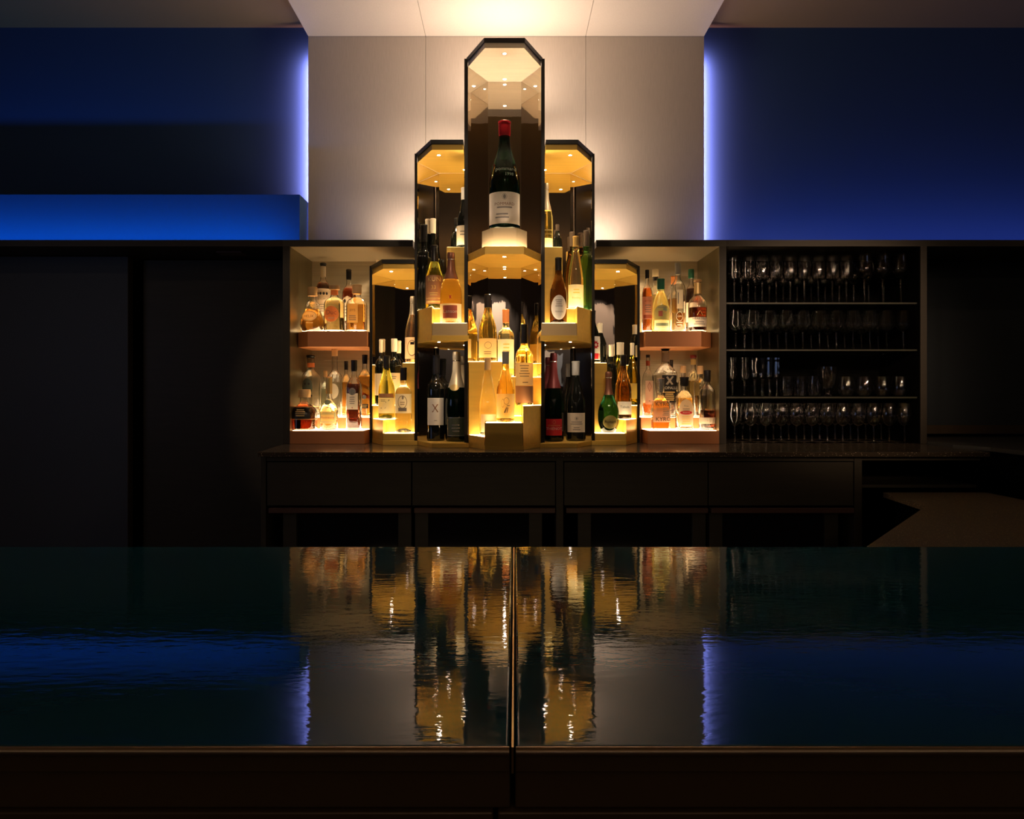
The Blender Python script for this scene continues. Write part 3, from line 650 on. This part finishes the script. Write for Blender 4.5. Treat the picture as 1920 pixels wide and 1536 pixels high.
# ---- right alcove, upper tray
Bt(1213.5, 20, 506, 3.64, u, 'spirit', 'clear', 'slim orange red aperitif bottle with pink and brown label, leftmost on upper right tray', liquid='orange', fill=.70, cap='black', capf=.86, capr=1.1,
   labels=[('rect', 0, .92, .20, .56, 'pink')], prints=[('b', -.8, .8, .21, .27, 'rust'), ('t', 'BITTER', 0, .49, .42, 'rust'), ('l', -.6, .6, .30, .44, 4, 'grey')])
Bt(1239, 33, 522.6, 3.63, u, 'cone', 'lemon', 'conical yellow limoncello bottle with a lemon picture label and dark cap', cap='green', capf=.79, capr=1.2,
   labels=[('arch', 0, .84, .22, .50, 'olive'), ('rect', 0, .84, .03, .21, 'white')], prints=[('b', -.7, .7, .10, .155, 'sage'), ('e', .28, .37, .26, .035, 'yellow'), ('b', -.45, 0, .28, .38, 'rust'), ('e', .42, .40, .14, .03, 'sage'), ('e', .18, .41, .12, .025, 'sage'), ('l', -.6, .6, .43, .46, 1, 'grey')])
Bt(1271, 29, 493, 3.655, u, 'spirit', 'clear', 'tall clear gin bottle with white crest at its foot on the upper right tray', liquid='peach', fill=.275, cap='grey', capf=.83, capr=1.1,
   prints=[('b', -.35, .45, .33, .60, 'cream'), ('b', -.25, -.12, .40, .56, 'grey'), ('o', 0, .22, .42, .07, 'white'), ('t', 'GIN', 0, .22, .32, 'white'), ('l', -.4, .4, .08, .15, 2, 'white')])
Bt(1308, 35, 524, 3.64, u, 'capri', 'clear', 'curved bottle half full of dark red spirit, right end of the upper right tray', liquid='red', fill=.46, cap='wood', capf=.955, capr=1.15,
   labels=[('rect', 0, .96, .09, .27, 'cream')], prints=[('t', 'HEARTFELT', .05, .245, .30, 'ink'), ('t', 'STILL', 0, .555, .42, 'grey'), ('l', -.6, .6, .12, .2, 2, 'grey'), ('p', [(0, .40), (.05, .39), (.32, .31), (.26, .30)], 'gold'), ('p', [(0, .40), (-.05, .39), (-.32, .31), (-.26, .30)], 'gold')], neck=(.72, .93, 'gold'))
Bt(1229, 25, 505, 3.785, u, 'spirit', 'clear', 'clear bottle with a cream and navy stopper, behind the limoncello', liquid='pale', fill=.6, cap='cream', capf=.89, capr=1.4,
   prints=[('p', [(.4, .44), (.75, .52), (.4, .60), (.05, .52)], 'rust')], neck=(.83, .88, 'ink'))
Bt(1262, 22, 518, 3.80, u, 'spirit', 'clear', 'peach coloured bottle with orange cap behind the tall clear gin bottle', liquid='amber', fill=.6, cap='orange', capf=.86)
Bt(1296, 24, 505, 3.79, u, 'spirit', 'clear', 'dark red bottle with a green cap, back right of the upper right tray', liquid='dark', fill=.70, cap='green', capf=.86, capr=1.35,
   labels=[('rect', 0, .9, .18, .48, 'cream')], prints=[('l', -.6, .6, .24, .42, 4, 'grey')])
# ---- right alcove, lower tray
Bt(1238.5, 33, 709, 3.575, l, 'squat', 'clear', 'square shouldered amber bottle with big black capitals printed twice on its label', sq=4, liquid='amber', fill=.60, cap='silver', capf=.72, capr=1.15,
   labels=[('rect', 0, .94, .15, .56, 'pink')], prints=[('t', 'KYRÖ', .12, .495, .66, 'ink'), ('t', 'KYRÖ', .12, .205, .66, 'ink'), ('l', 0, .85, .27, .44, 5, 'grey')])
Bt(1283, 32, 706.6, 3.575, l, 'decanter', 'clear', 'pale peach bottle with a red oval on its arched label, lower right tray', sq=3, liquid='peach', fill=.60, cap='black', capf=.82, capr=1.2,
   labels=[('arch', 0, .86, .08, .58, 'cream')], prints=[('e', 0, .325, .72, .035, 'red'), ('t', 'RESERVE', 0, .325, .22, 'cream'), ('t', 'Fine', 0, .45, .30, 'grey'), ('l', -.5, .5, .36, .41, 2, 'grey'), ('l', -.6, .6, .10, .27, 4, 'yellow')], neck=(.945, .955, 'cream'))
Bt(1326, 30, 694, 3.58, l, 'spirit', 'clear', 'bottle a third full of dark red spirit with plain cream band, lower right tray', liquid='dark', fill=.32, cap='black', capf=.80, capr=1.2,
   band=[(.10, .205, 'cream')])
Bt(1215, 21, 665, 3.735, r, 'spirit', 'clear', 'clear bottle with long pink label and a little red liquid, lower right tray', liquid='orange', fill=.22, cap='black', capf=.955, capr=1.1,
   labels=[('rect', .1, .72, .20, .58, 'pink')], prints=[('p', [(.1, .40), (.5, .49), (.1, .56), (-.3, .49)], 'rust'), ('p', [(.1, .415), (.44, .49), (.1, .545), (-.24, .49)], 'pink'), ('l', -.1, .3, .24, .27, 1, 'grey')], neck=(.82, .90, 'rust'))
Bt(1247.5, 41, 652, 3.735, r, 'spirit', 'clear', 'big square clear bottle with a black patterned label, back row of the lower right tray', sq=5, liquid='water', fill=.60, cap='black', capf=.965, capr=1.2,
   labels=[('rect', .15, .66, .21, .60, 'black')], prints=[('t', 'NOPALLI', .15, .415, .36, 'white'), ('p', [(-.2, .47), (.0, .46), (.55, .58), (.4, .585)], 'grey'), ('p', [(-.15, .57), (0, .585), (.5, .47), (.35, .46)], 'grey'), ('l', -.35, .65, .23, .37, 5, 'gold')], neck=(.80, .93, 'grey'))
Bt(1300, 26, 665.6, 3.78, r, 'spirit', 'clear', 'pale gold round bottle with a dark red cap, back of the lower right tray', liquid='pale', fill=.58, cap='dred', capf=.945, capr=1.3, neck=(.84, .93, 'yellow'))
Bt(1281, 23, 686, 3.70, r, 'spirit', 'clear', 'pale spirit bottle with a cork stopper behind the red oval label', liquid='pale', fill=.5, cap='cork', capf=.86, capr=1.4)
Bt(1313, 24, 686, 3.71, r, 'spirit', 'clear', 'clear bottle with a wide cork top behind the cream banded bottle', liquid='amber', fill=.42, cap='cork', capf=.84, capr=1.4)
Bt(1259, 17, 675, 3.82, r, 'spirit', 'clear', 'small dark capped bottle peeping over the shoulder of the big square clear bottle', liquid='dark', fill=.6, cap='black', capf=.86)

# ---- outer left tower
z0, z1, z2, z3 = 1.0058, 1.0675, 1.1305, 1.3325
Bt(725, 31, 667, 3.545, z1, 'burgundy', 'olive', 'olive green white wine bottle with a vine drawing label, outer left tower', cap='black', capf=.80, capr=1.1,
   labels=[('rect', 0, .94, .09, .335, 'cream')], prints=[('b', -.9, .9, .34, .40, 'brown'), ('p', [(-.6, .17), (-.5, .16), (.1, .26), (.05, .28)], 'grey'), ('p', [(-.1, .16), (0, .17), (.5, .30), (.4, .31)], 'grey'), ('l', -.6, .0, .27, .31, 2, 'grey')])
Bt(756.5, 31, 689, 3.468, z0, 'bordeaux', 'straw', 'glowing pale wine bottle with crest label and grey block, front of outer left tower', cap='black', capf=.80, capr=1.1,
   labels=[('rect', 0, .95, .30, .66*.9, 'white')], prints=[('o', 0, .47, .55, .10, 'grey'), ('e', .05, .535, .12, .025, 'grey'), ('l', -.35, .35, .42, .48, 2, 'grey'), ('b', -.5, .5, .33, .385, 'grey')])
Bt(712, 18*1.5, 637, 3.66, z2, 'bordeaux', 'black', 'leftmost dark red wine bottle with cream capsule at the back of the outer left tower', cap='white', capf=.80, capr=1.15, labels=[('rect', 0, .9, .15, .48, 'cream')])
Bt(739, 27, 635, 3.70, z2, 'bordeaux', 'black', 'middle dark wine bottle with cream capsule at the back of the outer left tower', cap='white', capf=.80, capr=1.15,
   labels=[('rect', 0, .9, .15, .48, 'cream')], prints=[('l', -.5, .5, .38, .44, 2, 'grey')])
Bt(774, 29, 556, 3.56, z3, 'champagne', 'rose', 'rose sparkling bottle with pale foil and round emblem label on the outer left pillar', cap='foil', capf=.72,
   labels=[('rect', 0, .94, .06, .38, 'white')], prints=[('o', .0, .22, .6, .12, 'grey'), ('b', -.2, .3, .27, .31, 'ink')])
# ---- outer right tower
Bt(1141, 40, 697, 3.465, z0, 'globe', 'dgreen', 'bulbous dark green champagne bottle with small oval label, front of the outer right tower', cap='bfoil', capf=.62,
   labels=[('oval', .05, .68, .07, .29, 'olive')], prints=[('t', 'Ruinart', .05, .185, .36, 'ink'), ('l', -.1, .3, .14, .16, 1, 'cream')])
Bt(1168.5, 31, 665, 3.545, z1, 'burgundy', 'brown', 'brown wine bottle with white script label, outer right tower', cap='black', capf=.82, capr=1.15,
   labels=[('rect', .1, .86, .07, .27, 'white')], prints=[('t', 'Tabula', .05, .185, .42, 'ink')])
Bt(1187, 27, 643, 3.63, z2, 'burgundy', 'olive', 'green gold wine bottle with white capsule, right back of the outer right tower', cap='white', capf=.80, capr=1.15, labels=[('rect', -.2, .7, .1, .35, 'yellow')])
Bt(1161, 24, 642, 3.72, z2, 'burgundy', 'olive', 'yellow tinted wine bottle with white capsule, middle back of the outer right tower', cap='white', capf=.80, capr=1.15)
Bt(1146, 22, 646, 3.655, z2, 'bordeaux', 'black', 'dark slim wine bottle with white capsule, left back of the outer right tower', cap='white', capf=.80, capr=1.15)
Bt(1111, 28, 582, 3.575, z3, 'burgundy', 'black', 'dark wine bottle with red cogwheel label beside the right shoulder tower', cap='black', capf=.82,
   labels=[('rect', 0, .93, .06, .50, 'white')], prints=[('p', gear(.35, .34, .42, .09), 'red'), ('b', -.9, .9, .07, .18, 'red'), ('e', .35, .34, .14, .03, 'white')])
Bt(1125, 25, 606, 3.70, z3, 'burgundy', 'black', 'dark wine bottle with white capsule just behind the cogwheel label', cap='white', capf=.76, capr=1.15)

# ---- shoulder tower left
zf, zo, zp, zl = 1.4965, 1.5705, 1.8475, .972
Bt(845.5, 41, 474, 3.302, zf, 'champagne', 'gold', 'glowing golden champagne bottle with brown foil and red brown label, left shoulder tower', cap='bfoil', capf=.62,
   labels=[('rect', 0, .95, .02, .27, 'white'), ], prints=[('b', -.66, .62, .065, .245, 'rust'), ('t', 'Lanson', 0, .16, .46, 'cream'), ('p', [(-.16, .33), (0, .345), (.16, .33), (.03, .36), (.16, .39), (0, .375), (-.16, .39), (-.03, .36)], 'red'), ('e', 0, .36, .05, .01, 'red')])
Bt(814.5, 33, 460, 3.415, zo, 'burgundy', 'olive', 'dark olive bottle with large gold lettered label, left shoulder tower', cap='black', capf=.74,
   labels=[('rect', 0, .95, .08, .52, 'brown')], prints=[('t', 'KUN', .05, .455, .72, 'gold'), ('t', '33', 0, .33, .62, 'yellow'), ('b', -.85, .85, .10, .125, 'gold'), ('b', -.85, .85, .16, .17, 'gold'), ('l', -.6, .6, .2, .26, 2, 'gold')])
Bt(812, 26, 410, 3.525, zo, 'burgundy', 'black', 'tall black bottle with white capsule, back of the left shoulder tower', cap='white', capf=.84, capr=1.2)
Bt(797, 22, 421, 3.475, zo, 'bordeaux', 'black', 'black bottle with black capsule at the outer edge of the left shoulder tower', cap='black', capf=.8)
Bt(870, 27, 352, 3.43, zp, 'burgundy', 'black', 'black wine bottle with white capsule and cream label atop the left shoulder pillar', cap='white', capf=.80, capr=1.15,
   labels=[('rect', -.05, .93, .06, .37, 'cream')], prints=[('l', -.5, .4, .2, .30, 2, 'grey')])
Bt(853, 25, 409, 3.545, zp-.276+.0, 'bordeaux', 'black', 'black bottle standing behind the golden champagne of the left shoulder tower', cap='black', capf=.82) if False else None
Bt(856, 22, 409, 3.54, zp, 'burgundy', 'black', 'short black bottle at the back of the pillar in the left shoulder tower', cap='black', capf=.80)
Bt(817.5, 35, 666, 3.425, zl, 'bordeaux', 'black', 'large black wine bottle with a white label bearing a single tall letter', cap='black', capf=.78,
   labels=[('rect', 0, .86, .185, .50, 'white')], prints=[('t', 'X', .0, .375, 1.25, 'brown', .8), ('l', -.15, .25, .23, .245, 1, 'grey')])
Bt(856, 42, 660, 3.392, zl, 'champagne', 'dgreen', 'dark green champagne bottle with gold foil and framed green label, left shoulder tower foot', cap='foil', capf=.60,
   labels=[('rect', 0, .78, .06, .27, 'dgreen')], prints=[('b', -.74, .74, .262, .268, 'silver'), ('b', -.74, .74, .064, .070, 'silver'), ('b', -.74, -.70, .064, .268, 'silver'), ('b', .70, .74, .064, .268, 'silver'), ('l', -.4, .4, .10, .2, 3, 'silver'), ('e', -.15, .60, .42, .036, 'gold')])
# ---- shoulder tower right
Bt(1047, 32, 483, 3.302, zf, 'burgundy', 'brown', 'amber brown wine bottle with a large round topped oval label, right shoulder tower', cap='black', capf=.80, capr=1.1,
   labels=[('oval', 0, .88, .05, .42, 'white')], prints=[('t', 'TRANOI', 0, .17, .26, 'grey'), ('l', -.45, .45, .24, .36, 4, 'grey')])
Bt(1079.5, 29, 443, 3.41, zo, 'flute', 'straw', 'slender glowing pale wine flute with white label, right shoulder tower', cap='gold', capf=.86, capr=1.1,
   labels=[('rect', 0, .95, .02, .33, 'white')], prints=[('t', 'Riesling', 0, .15, .36, 'gold'), ('l', -.5, .5, .2, .28, 2, 'yellow')])
Bt(1024.5, 25, 344, 3.43, zp, 'champagne', 'gold', 'golden champagne bottle with gold foil high on the pillar of the right shoulder tower', cap='foil', capf=.58,
   labels=[('rect', .1, .8, .02, .16, 'white')], prints=[('t', 'MATOR', .15, .22, .36, 'gold'), ('b', -.8, .8, .27, .29, 'gold')])
Bt(1045, 18, 421, 3.54, zp, 'burgundy', 'black', 'short dark bottle at the back of the pillar in the right shoulder tower', cap='umber', capf=.78)
Bt(1073, 25, 435, 3.54, zo, 'burgundy', 'brown', 'dark brown bottle behind the pale wine flute in the right shoulder tower', cap='umber', capf=.82, capr=1.15)
Bt(1099, 24, 432, 3.47, zo, 'bordeaux', 'green', 'green bottle with dark capsule at the outer edge of the right shoulder tower', cap='umber', capf=.80, capr=1.15)
Bt(1038, 38, 662, 3.385, zl, 'champagne', 'dgreen', 'dark champagne bottle with red foil and square red label, right shoulder tower foot', cap='rfoil', capf=.60,
   labels=[('rect', .0, .78, .07, .255, 'red')], prints=[('t', 'THIÉNOT', 0, .145, .36, 'white'), ('t', 'CHAMPAGNE', 0, .18, .20, 'gold'), ('o', 0, .22, .14, .02, 'gold')])
Bt(1079.5, 37, 677, 3.425, zl, 'burgundy', 'black', 'black wine bottle with grey capsule and cream crest label, foot of the right shoulder tower', cap='grey', capf=.82, capr=1.15,
   labels=[('rect', 0, .88, .11, .35, 'cream')], prints=[('o', 0, .28, .2, .025, 'grey'), ('l', -.6, .6, .2, .25, 2, 'grey'), ('l', -.4, .4, .13, .18, 2, 'grey'), ('e', 0, .28, .1, .015, 'grey')])

# ---- central tower
bgm = Bt(946, 58, 228, 3.25, ZP, 'burgundy', 'dgreen', 'giant dark green wine bottle with red wax seal and handwriting, top of the central tower', cap='wax', capf=.86, capr=1.15,
   labels=[('rect', 0, .95, .04, .325, 'cream')], prints=[('t', 'POMMARD', .0, .215, .26, 'brown'), ('l', -.5, .5, .17, .20, 1, 'grey'), ('o', .0, .28, .16, .027, 'grey'), ('e', .0, .28, .09, .02, 'grey'), ('t', 'pommard', .08, .535, .34, 'white'), ('t', '1998', .30, .485, .28, 'white'), ('l', -.85, .85, .262, .264, 1, 'pink'), ('t', 'M', -.6, .285, .14, 'pink'), ('t', '1998', .62, .285, .13, 'pink'), ('l', -.6, .3, .08, .14, 2, 'grey')])
Bt(948, 34, 659, 3.176, 1.0665, 'burgundy', 'honey', 'honey coloured wine bottle with grey capsule and face drawing label, central tower front block', cap='grey', capf=.82, capr=1.1,
   labels=[('rect', 0, .95, .06, .40, 'cream')], prints=[('o', .1, .30, .3, .05, 'grey'), ('o', -.3, .27, .15, .06, 'grey'), ('p', [(-.2, .14), (-.05, .13), (.15, .2), (.1, .22)], 'grey'), ('p', [(.1, .13), (.2, .14), (.3, .2), (.2, .22)], 'grey'), ('l', .1, .5, .22, .25, 1, 'grey')])
Bt(983, 33, 608, 3.262, 1.1371, 'bordeaux', 'honey', 'amber wine bottle with dark capsule and tall cream label, central tower right block', cap='black', capf=.76, capr=1.12,
   labels=[('rect', 0, .95, .24, .52, 'cream')], band=[(.03, .235, 'brown')], prints=[('l', -.6, .6, .34, .50, 5, 'grey'), ('l', -.3, .5, .27, .29, 1, 'ink')])
Bt(914.5, 31, 671, 3.268, 1.0065, 'flute', 'straw', 'slim clear wine flute with glowing foot, left side of the central tower', cap='cork', capf=.84, capr=1.1,
   labels=[('rect', .1, .9, .04, .27, 'cream')], prints=[('l', -.4, .6, .1, .2, 2, 'grey'), ('l', -.2, .2, .42, .44, 1, 'white')])
Bt(914.5, 34, 552, 3.365, 1.33, 'burgundy', 'honey', 'golden brown wine bottle with dark capsule and white label, back left of the central tower', cap='black', capf=.80, capr=1.1,
   labels=[('rect', 0, .95, .06, .34, 'cream')], prints=[('o', .05, .24, .4, .05, 'grey'), ('l', -.5, .5, .1, .16, 2, 'grey')])
Bt(948.5, 31, 580, 3.385, 1.2635, 'bordeaux', 'straw', 'pale wine bottle with orange capsule, back middle of the central tower', cap='orange', capf=.80, capr=1.15,
   labels=[('rect', 0, .95, .12, .55, 'white')], prints=[('l', -.4, .5, .3, .5, 4, 'yellow')])

# ================================================================== GLASS CABINET
gc = thing('glass_cabinet', 'black shelved cabinet full of stemware right of the bottle alcoves', 'cabinet', (1.49, 3.7, .951))
box('side_post', 1.9425, 1.9725, 3.5, 3.9, .9515, 1.8775, M_post, gc)
box('back_panel', 1.0325, 1.9425, 3.885, 3.8995, .9515, 1.8765, M_cabin, gc)
box('top_board', 1.0325, 1.9725, 3.5, 3.8995, 1.8775, 1.9075, M_post, gc)
box('side_lining', 1.0325, 1.0345, 3.505, 3.885, .9515, 1.8765, M_cabin, gc)
box('side_lining', 1.9405, 1.9425, 3.505, 3.885, .9515, 1.8765, M_cabin, gc)
SZ = [1.6174, 1.396, 1.1724]
for z in SZ:
    sh = box('glass_shelf', 1.0355, 1.9395, 3.525, 3.884, z-.008, z, M_gshelf, gc)
    box('polished_edge', 1.0355, 1.9395, 3.5235, 3.5248, z-.0075, z-.0005, mat('polished_glass_edge', (.028, .028, .016), .4), sh)
    for xx in (1.040, 1.935):
        for yy in (3.57, 3.83): box('shelf_pin', xx-.0055, xx+.0045, yy-.004, yy+.004, z-.013, z-.0082, M_chrome, sh)
def shell(outer, th):
    inn = [(max(r-th, .0006), z) for r, z in outer[1:]]
    inn = [(.0006, outer[0][1]+th*1.6)]+inn
    return outer, inn
def glass_mesh(name, outer, th, n=28):
    o, inn = shell(outer, th)
    vs, fs = lathe(o, n, cap_top=False); iv, jf = lathe(inn, n, cap_top=False)
    k = len(vs); vs += iv; fs += [tuple(i+k for i in q)[::-1] for q in jf]
    a, b = (len(o)-1)*n, k+(len(inn)-1)*n
    fs += [(a+i, a+(i+1) % n, b+(i+1) % n, b+i) for i in range(n)]
    me = bpy.data.meshes.new(name); me.from_pydata(vs, [], fs); me.materials.append(M_stem)
    me.polygons.foreach_set('use_smooth', [True]*len(me.polygons)); me.set_sharp_from_angle(angle=radians(38)); return me
def solid_mesh(name, prof, n=20):
    vs, fs = lathe(prof, n); me = bpy.data.meshes.new(name); me.from_pydata(vs, [], fs); me.materials.append(M_stem)
    me.polygons.foreach_set('use_smooth', [True]*len(me.polygons)); me.set_sharp_from_angle(angle=radians(38)); return me
BOWL = {
 'tulip': [(.12, 0), (.50, .03), (.84, .09), (.98, .16), (1, .24), (.99, .45), (.95, .75), (.90, 1)],
 'wine': [(.12, 0), (.50, .08), (.82, .22), (.98, .40), (1, .50), (.94, .70), (.74, 1)],
 'angular': [(.10, 0), (.55, .13), (.92, .30), (1, .36), (.96, .45), (.84, .72), (.74, 1)],
 'balloon': [(.12, 0), (.55, .10), (.88, .26), (1, .45), (.98, .58), (.86, .80), (.68, 1)],
 'thistle': [(.2, 0), (.62, .08), (.92, .24), (.95, .34), (.80, .48), (.66, .60), (.72, .80), (.90, 1)],
 'cut': [(.30, 0), (.80, .10), (1, .28), (.86, .40), (.98, .58), (.84, .72), (1, .88), (.98, 1)],
}
def glass_kind(kind, R, H, bowl_h, cut=None):
    if kind == 'tumbler':
        return [('bowl', glass_mesh('tumbler', [(R*.92, 0), (R*.97, .003), (R, H*.3), (R, H)], .0022))]
    if kind == 'stemless':
        return [('bowl', glass_mesh('stemless', [(R*.45, 0), (R*.60, .004), (R*.93, H*.22), (R, H*.34), (R*.93, H*.6), (R*.78, H)], .0014))]
    if kind == 'footed':
        return [('bowl', glass_mesh('footed', [(R*.2, H*.22), (R*.45, H*.28), (R*.75, H*.42), (R*.92, H*.62), (R, H*.85), (R, H)], .003, 14)), ('foot', solid_mesh('foot', [(R*.5, 0), (R*.5, .003), (R*.28, .008), (R*.16, H*.12), (R*.24, H*.219)]))]
    z0 = H*(1-bowl_h)
    bowl = glass_mesh('bowl', [(r*R, z0+z*H*bowl_h) for r, z in BOWL[kind]], .0013, 8 if kind == 'cut' else 28)
    st = solid_mesh('stem', [(.0062, .0052), (.0042, .010), (.0033, z0*.45), (.0036, z0*.85), (R*BOWL[kind][0][0], z0-.0002)], 14)
    ft = solid_mesh('foot', [(R*.82, 0), (R*.82, .0012), (R*.5, .0022), (.0075, .0050)], 28)
    return [('bowl', bowl), ('stem', st), ('foot', ft)]
def place_glasses(name, kind, R, H, bh, items, group):
    parts = glass_kind(kind, R, H, bh)
    root0 = None
    for (px, d, z, lab) in items:
        if root0 is None:
            root0 = thing(name, lab, 'glass', (X(px, d), d, z), group); root = root0
            for nm, me in parts:
                o = bpy.data.objects.new(nm, me); COL.objects.link(o); o.parent = root0
        else:
            root = root0.copy(); COL.objects.link(root); root['label'] = lab; root.location = (X(px, d), d, z)
            for ch in list(root0.children):
                c = ch.copy(); COL.objects.link(c); c.parent = root
ORD = ['leftmost', 'second', 'third', 'fourth', 'fifth', 'sixth', 'seventh', 'eighth', 'ninth', 'tenth', 'eleventh', 'twelfth', 'thirteenth', 'fourteenth']
def row(pxs, d, z, what, where):
    out = []
    for i, px in enumerate(pxs):
        o = ORD[i]+(' from the left' if i else '')
        if i == len(pxs)-1 and i: o = 'rightmost'
        out.append((px, d, z+.0006, '%s, %s in %s' % (what, o, where)))
    return out
def span(a, b, n): return [a+(b-a)*i/(n-1) for i in range(n)]
g = 'glasses on the top glass shelf'
place_glasses('tulip_glass', 'tulip', .0315, .228, .52, row(span(1377, 1587, 9), 3.585, SZ[0], 'tall tulip shaped stemmed glass', 'the top front row'), g)
place_glasses('tulip_glass', 'tulip', .0300, .222, .52, row(span(1390.1, 1573.8, 8), 3.74, SZ[0], 'tulip shaped stemmed glass', 'the top back row'), g)
place_glasses('wine_glass', 'angular', .0425, .236, .50, row([1621, 1655, 1689], 3.58, SZ[0], 'large angular red wine glass', 'the top front row'), g)
place_glasses('wine_glass', 'angular', .0380, .226, .50, row([1601, 1629, 1657], 3.745, SZ[0], 'large angular wine glass', 'the top back row'), g)
g = 'wine glasses on the second glass shelf'
place_glasses('wine_glass', 'angular', .0390, .188, .56, row(span(1380, 1694, 11), 3.575, SZ[1], 'angular white wine glass', 'the second shelf front row'), g)
place_glasses('wine_glass', 'angular', .0370, .186, .56, row(span(1395.7, 1646.9, 9), 3.73, SZ[1], 'angular white wine glass', 'the second shelf back row'), g)
g = 'glasses on the third shelf'
place_glasses('snifter_glass', 'thistle', .0275, .188, .60, [(1373, 3.585, SZ[2]+.0006, 'thistle shaped stemmed snifter, leftmost on the third shelf'), (1396, 3.585, SZ[2]+.0006, 'thistle shaped stemmed snifter, second from the left on the third shelf')], g)
place_glasses('schnapps_glass', 'cut', .0165, .186, .55, row([1415, 1429, 1443, 1457], 3.58, SZ[2], 'slim faceted schnapps glass', 'the third shelf front row')+row([1417, 1431, 1445], 3.70, SZ[2], 'slim faceted schnapps glass', 'the third shelf back row'), g)
place_glasses('tumbler_glass', 'tumbler', .034, .100, 0, row([1474, 1501, 1528], 3.69, SZ[2], 'low straight whisky tumbler', 'the third shelf front row')+row([1482, 1507], 3.80, SZ[2], 'low straight whisky tumbler', 'the third shelf back row'), g)
place_glasses('footed_bowl', 'footed', .046, .143, 0, [(1552, 3.58, SZ[2]+.0006, 'wide cut glass footed bowl in the middle of the third shelf')], g)
place_glasses('footed_bowl', 'footed', .038, .138, 0, [(1540, 3.83, SZ[2]+.0006, 'cut glass footed bowl half hidden behind the wider one')], g)
place_glasses('stemless_glass', 'stemless', .042, .096, 0, row([1587.5, 1621, 1655, 1688], 3.58, SZ[2], 'round stemless tumbler', 'the third shelf right half'), g)
g = 'wine glasses on the worktop'
place_glasses('wine_glass', 'wine', .0362, .190, .58, row(span(1378, 1696, 12), 3.56, .951, 'rounded wine glass', 'the worktop front row'), g)
place_glasses('wine_glass', 'balloon', .0352, .188, .58, row(span(1392.5, 1652.6, 10), 3.72, .951, 'rounded wine glass', 'the worktop back row'), g)

# ================================================================== FRONT BAR
zb = .964; sb, sf = .0116, .0042
def bar_part(s, label):
    t = thing('bar_counter', label, 'bar counter', (s*.9, .8, 0))
    g_ = .0017*s
    def poly(y0, y1, extra=0):
        f0 = sf+(sb-sf)*(y0-.486)/(1.115-.486); f1 = sf+(sb-sf)*(y1-.486)/(1.115-.486)
        return [(f0+g_+extra, y0), (s*1.9, y0), (s*1.9, y1), (f1+g_+extra, y1)]
    o = prism('bar_top', poly(.486, 1.115), .9585, zb, M_bar, t); b = bev(o, .0030, 4)
    n_ = 12; ring = [(.4865-.0032*sin(pi*i/n_), .9608+.0032*cos(pi*i/n_)) for i in range(n_+1)]; xa, xb = sf+s*.0022, s*1.9
    mk('rolled_edge', [(x, y, z) for x in (xa, xb) for y, z in ring], [(i, i+1, n_+2+i, n_+1+i) for i in range(n_)]+[tuple(range(n_+1))], mat('nickel_edge', (.62, .50, .38), .38, 1), t, True)
    bev(prism('edge_band', poly(.489, .53), .9455, .9580, M_bronze, t), .0012)
    bev(prism('front_band', poly(.494, .53), .9195, .9450, M_bronze, t), .0012)
    e = -.007
    bev(prism('front_panel', [(e+.0015*s, .490), (s*1.9, .490), (s*1.9, .53), (e+.0015*s, .53)], .55, .9190, M_bronze, t), .0012)
    bev(prism('lower_panel', [(e+.0015*s, .50), (s*1.9, .50), (s*1.9, .53), (e+.0015*s, .53)], .04, .548, M_bronze, t), .0012)
    prism('bar_body', [(e+.0015*s, .531), (s*1.88, .531), (s*1.88, 1.06), (e+.0015*s, 1.06)], 0, .945, M_cabin, t)
    return t
bar_part(-1, 'left half of the glossy dark teal front bar, left of the centre seam')
bar_part(1, 'right half of the glossy dark teal front bar, right of the centre seam')
bx = thing('bar_joint_strip', 'thin brass joint strip let into the seam between the two bar halves', 'trim', (.008, .8, .93))
prism('brass_strip', [(sf-.0007, .487), (sf+.0007, .487), (sb+.0007, 1.114), (sb-.0007, 1.114)], .9460, zb-.0008, mat('aged_brass', (.6, .40, .18), .3, .9), bx)
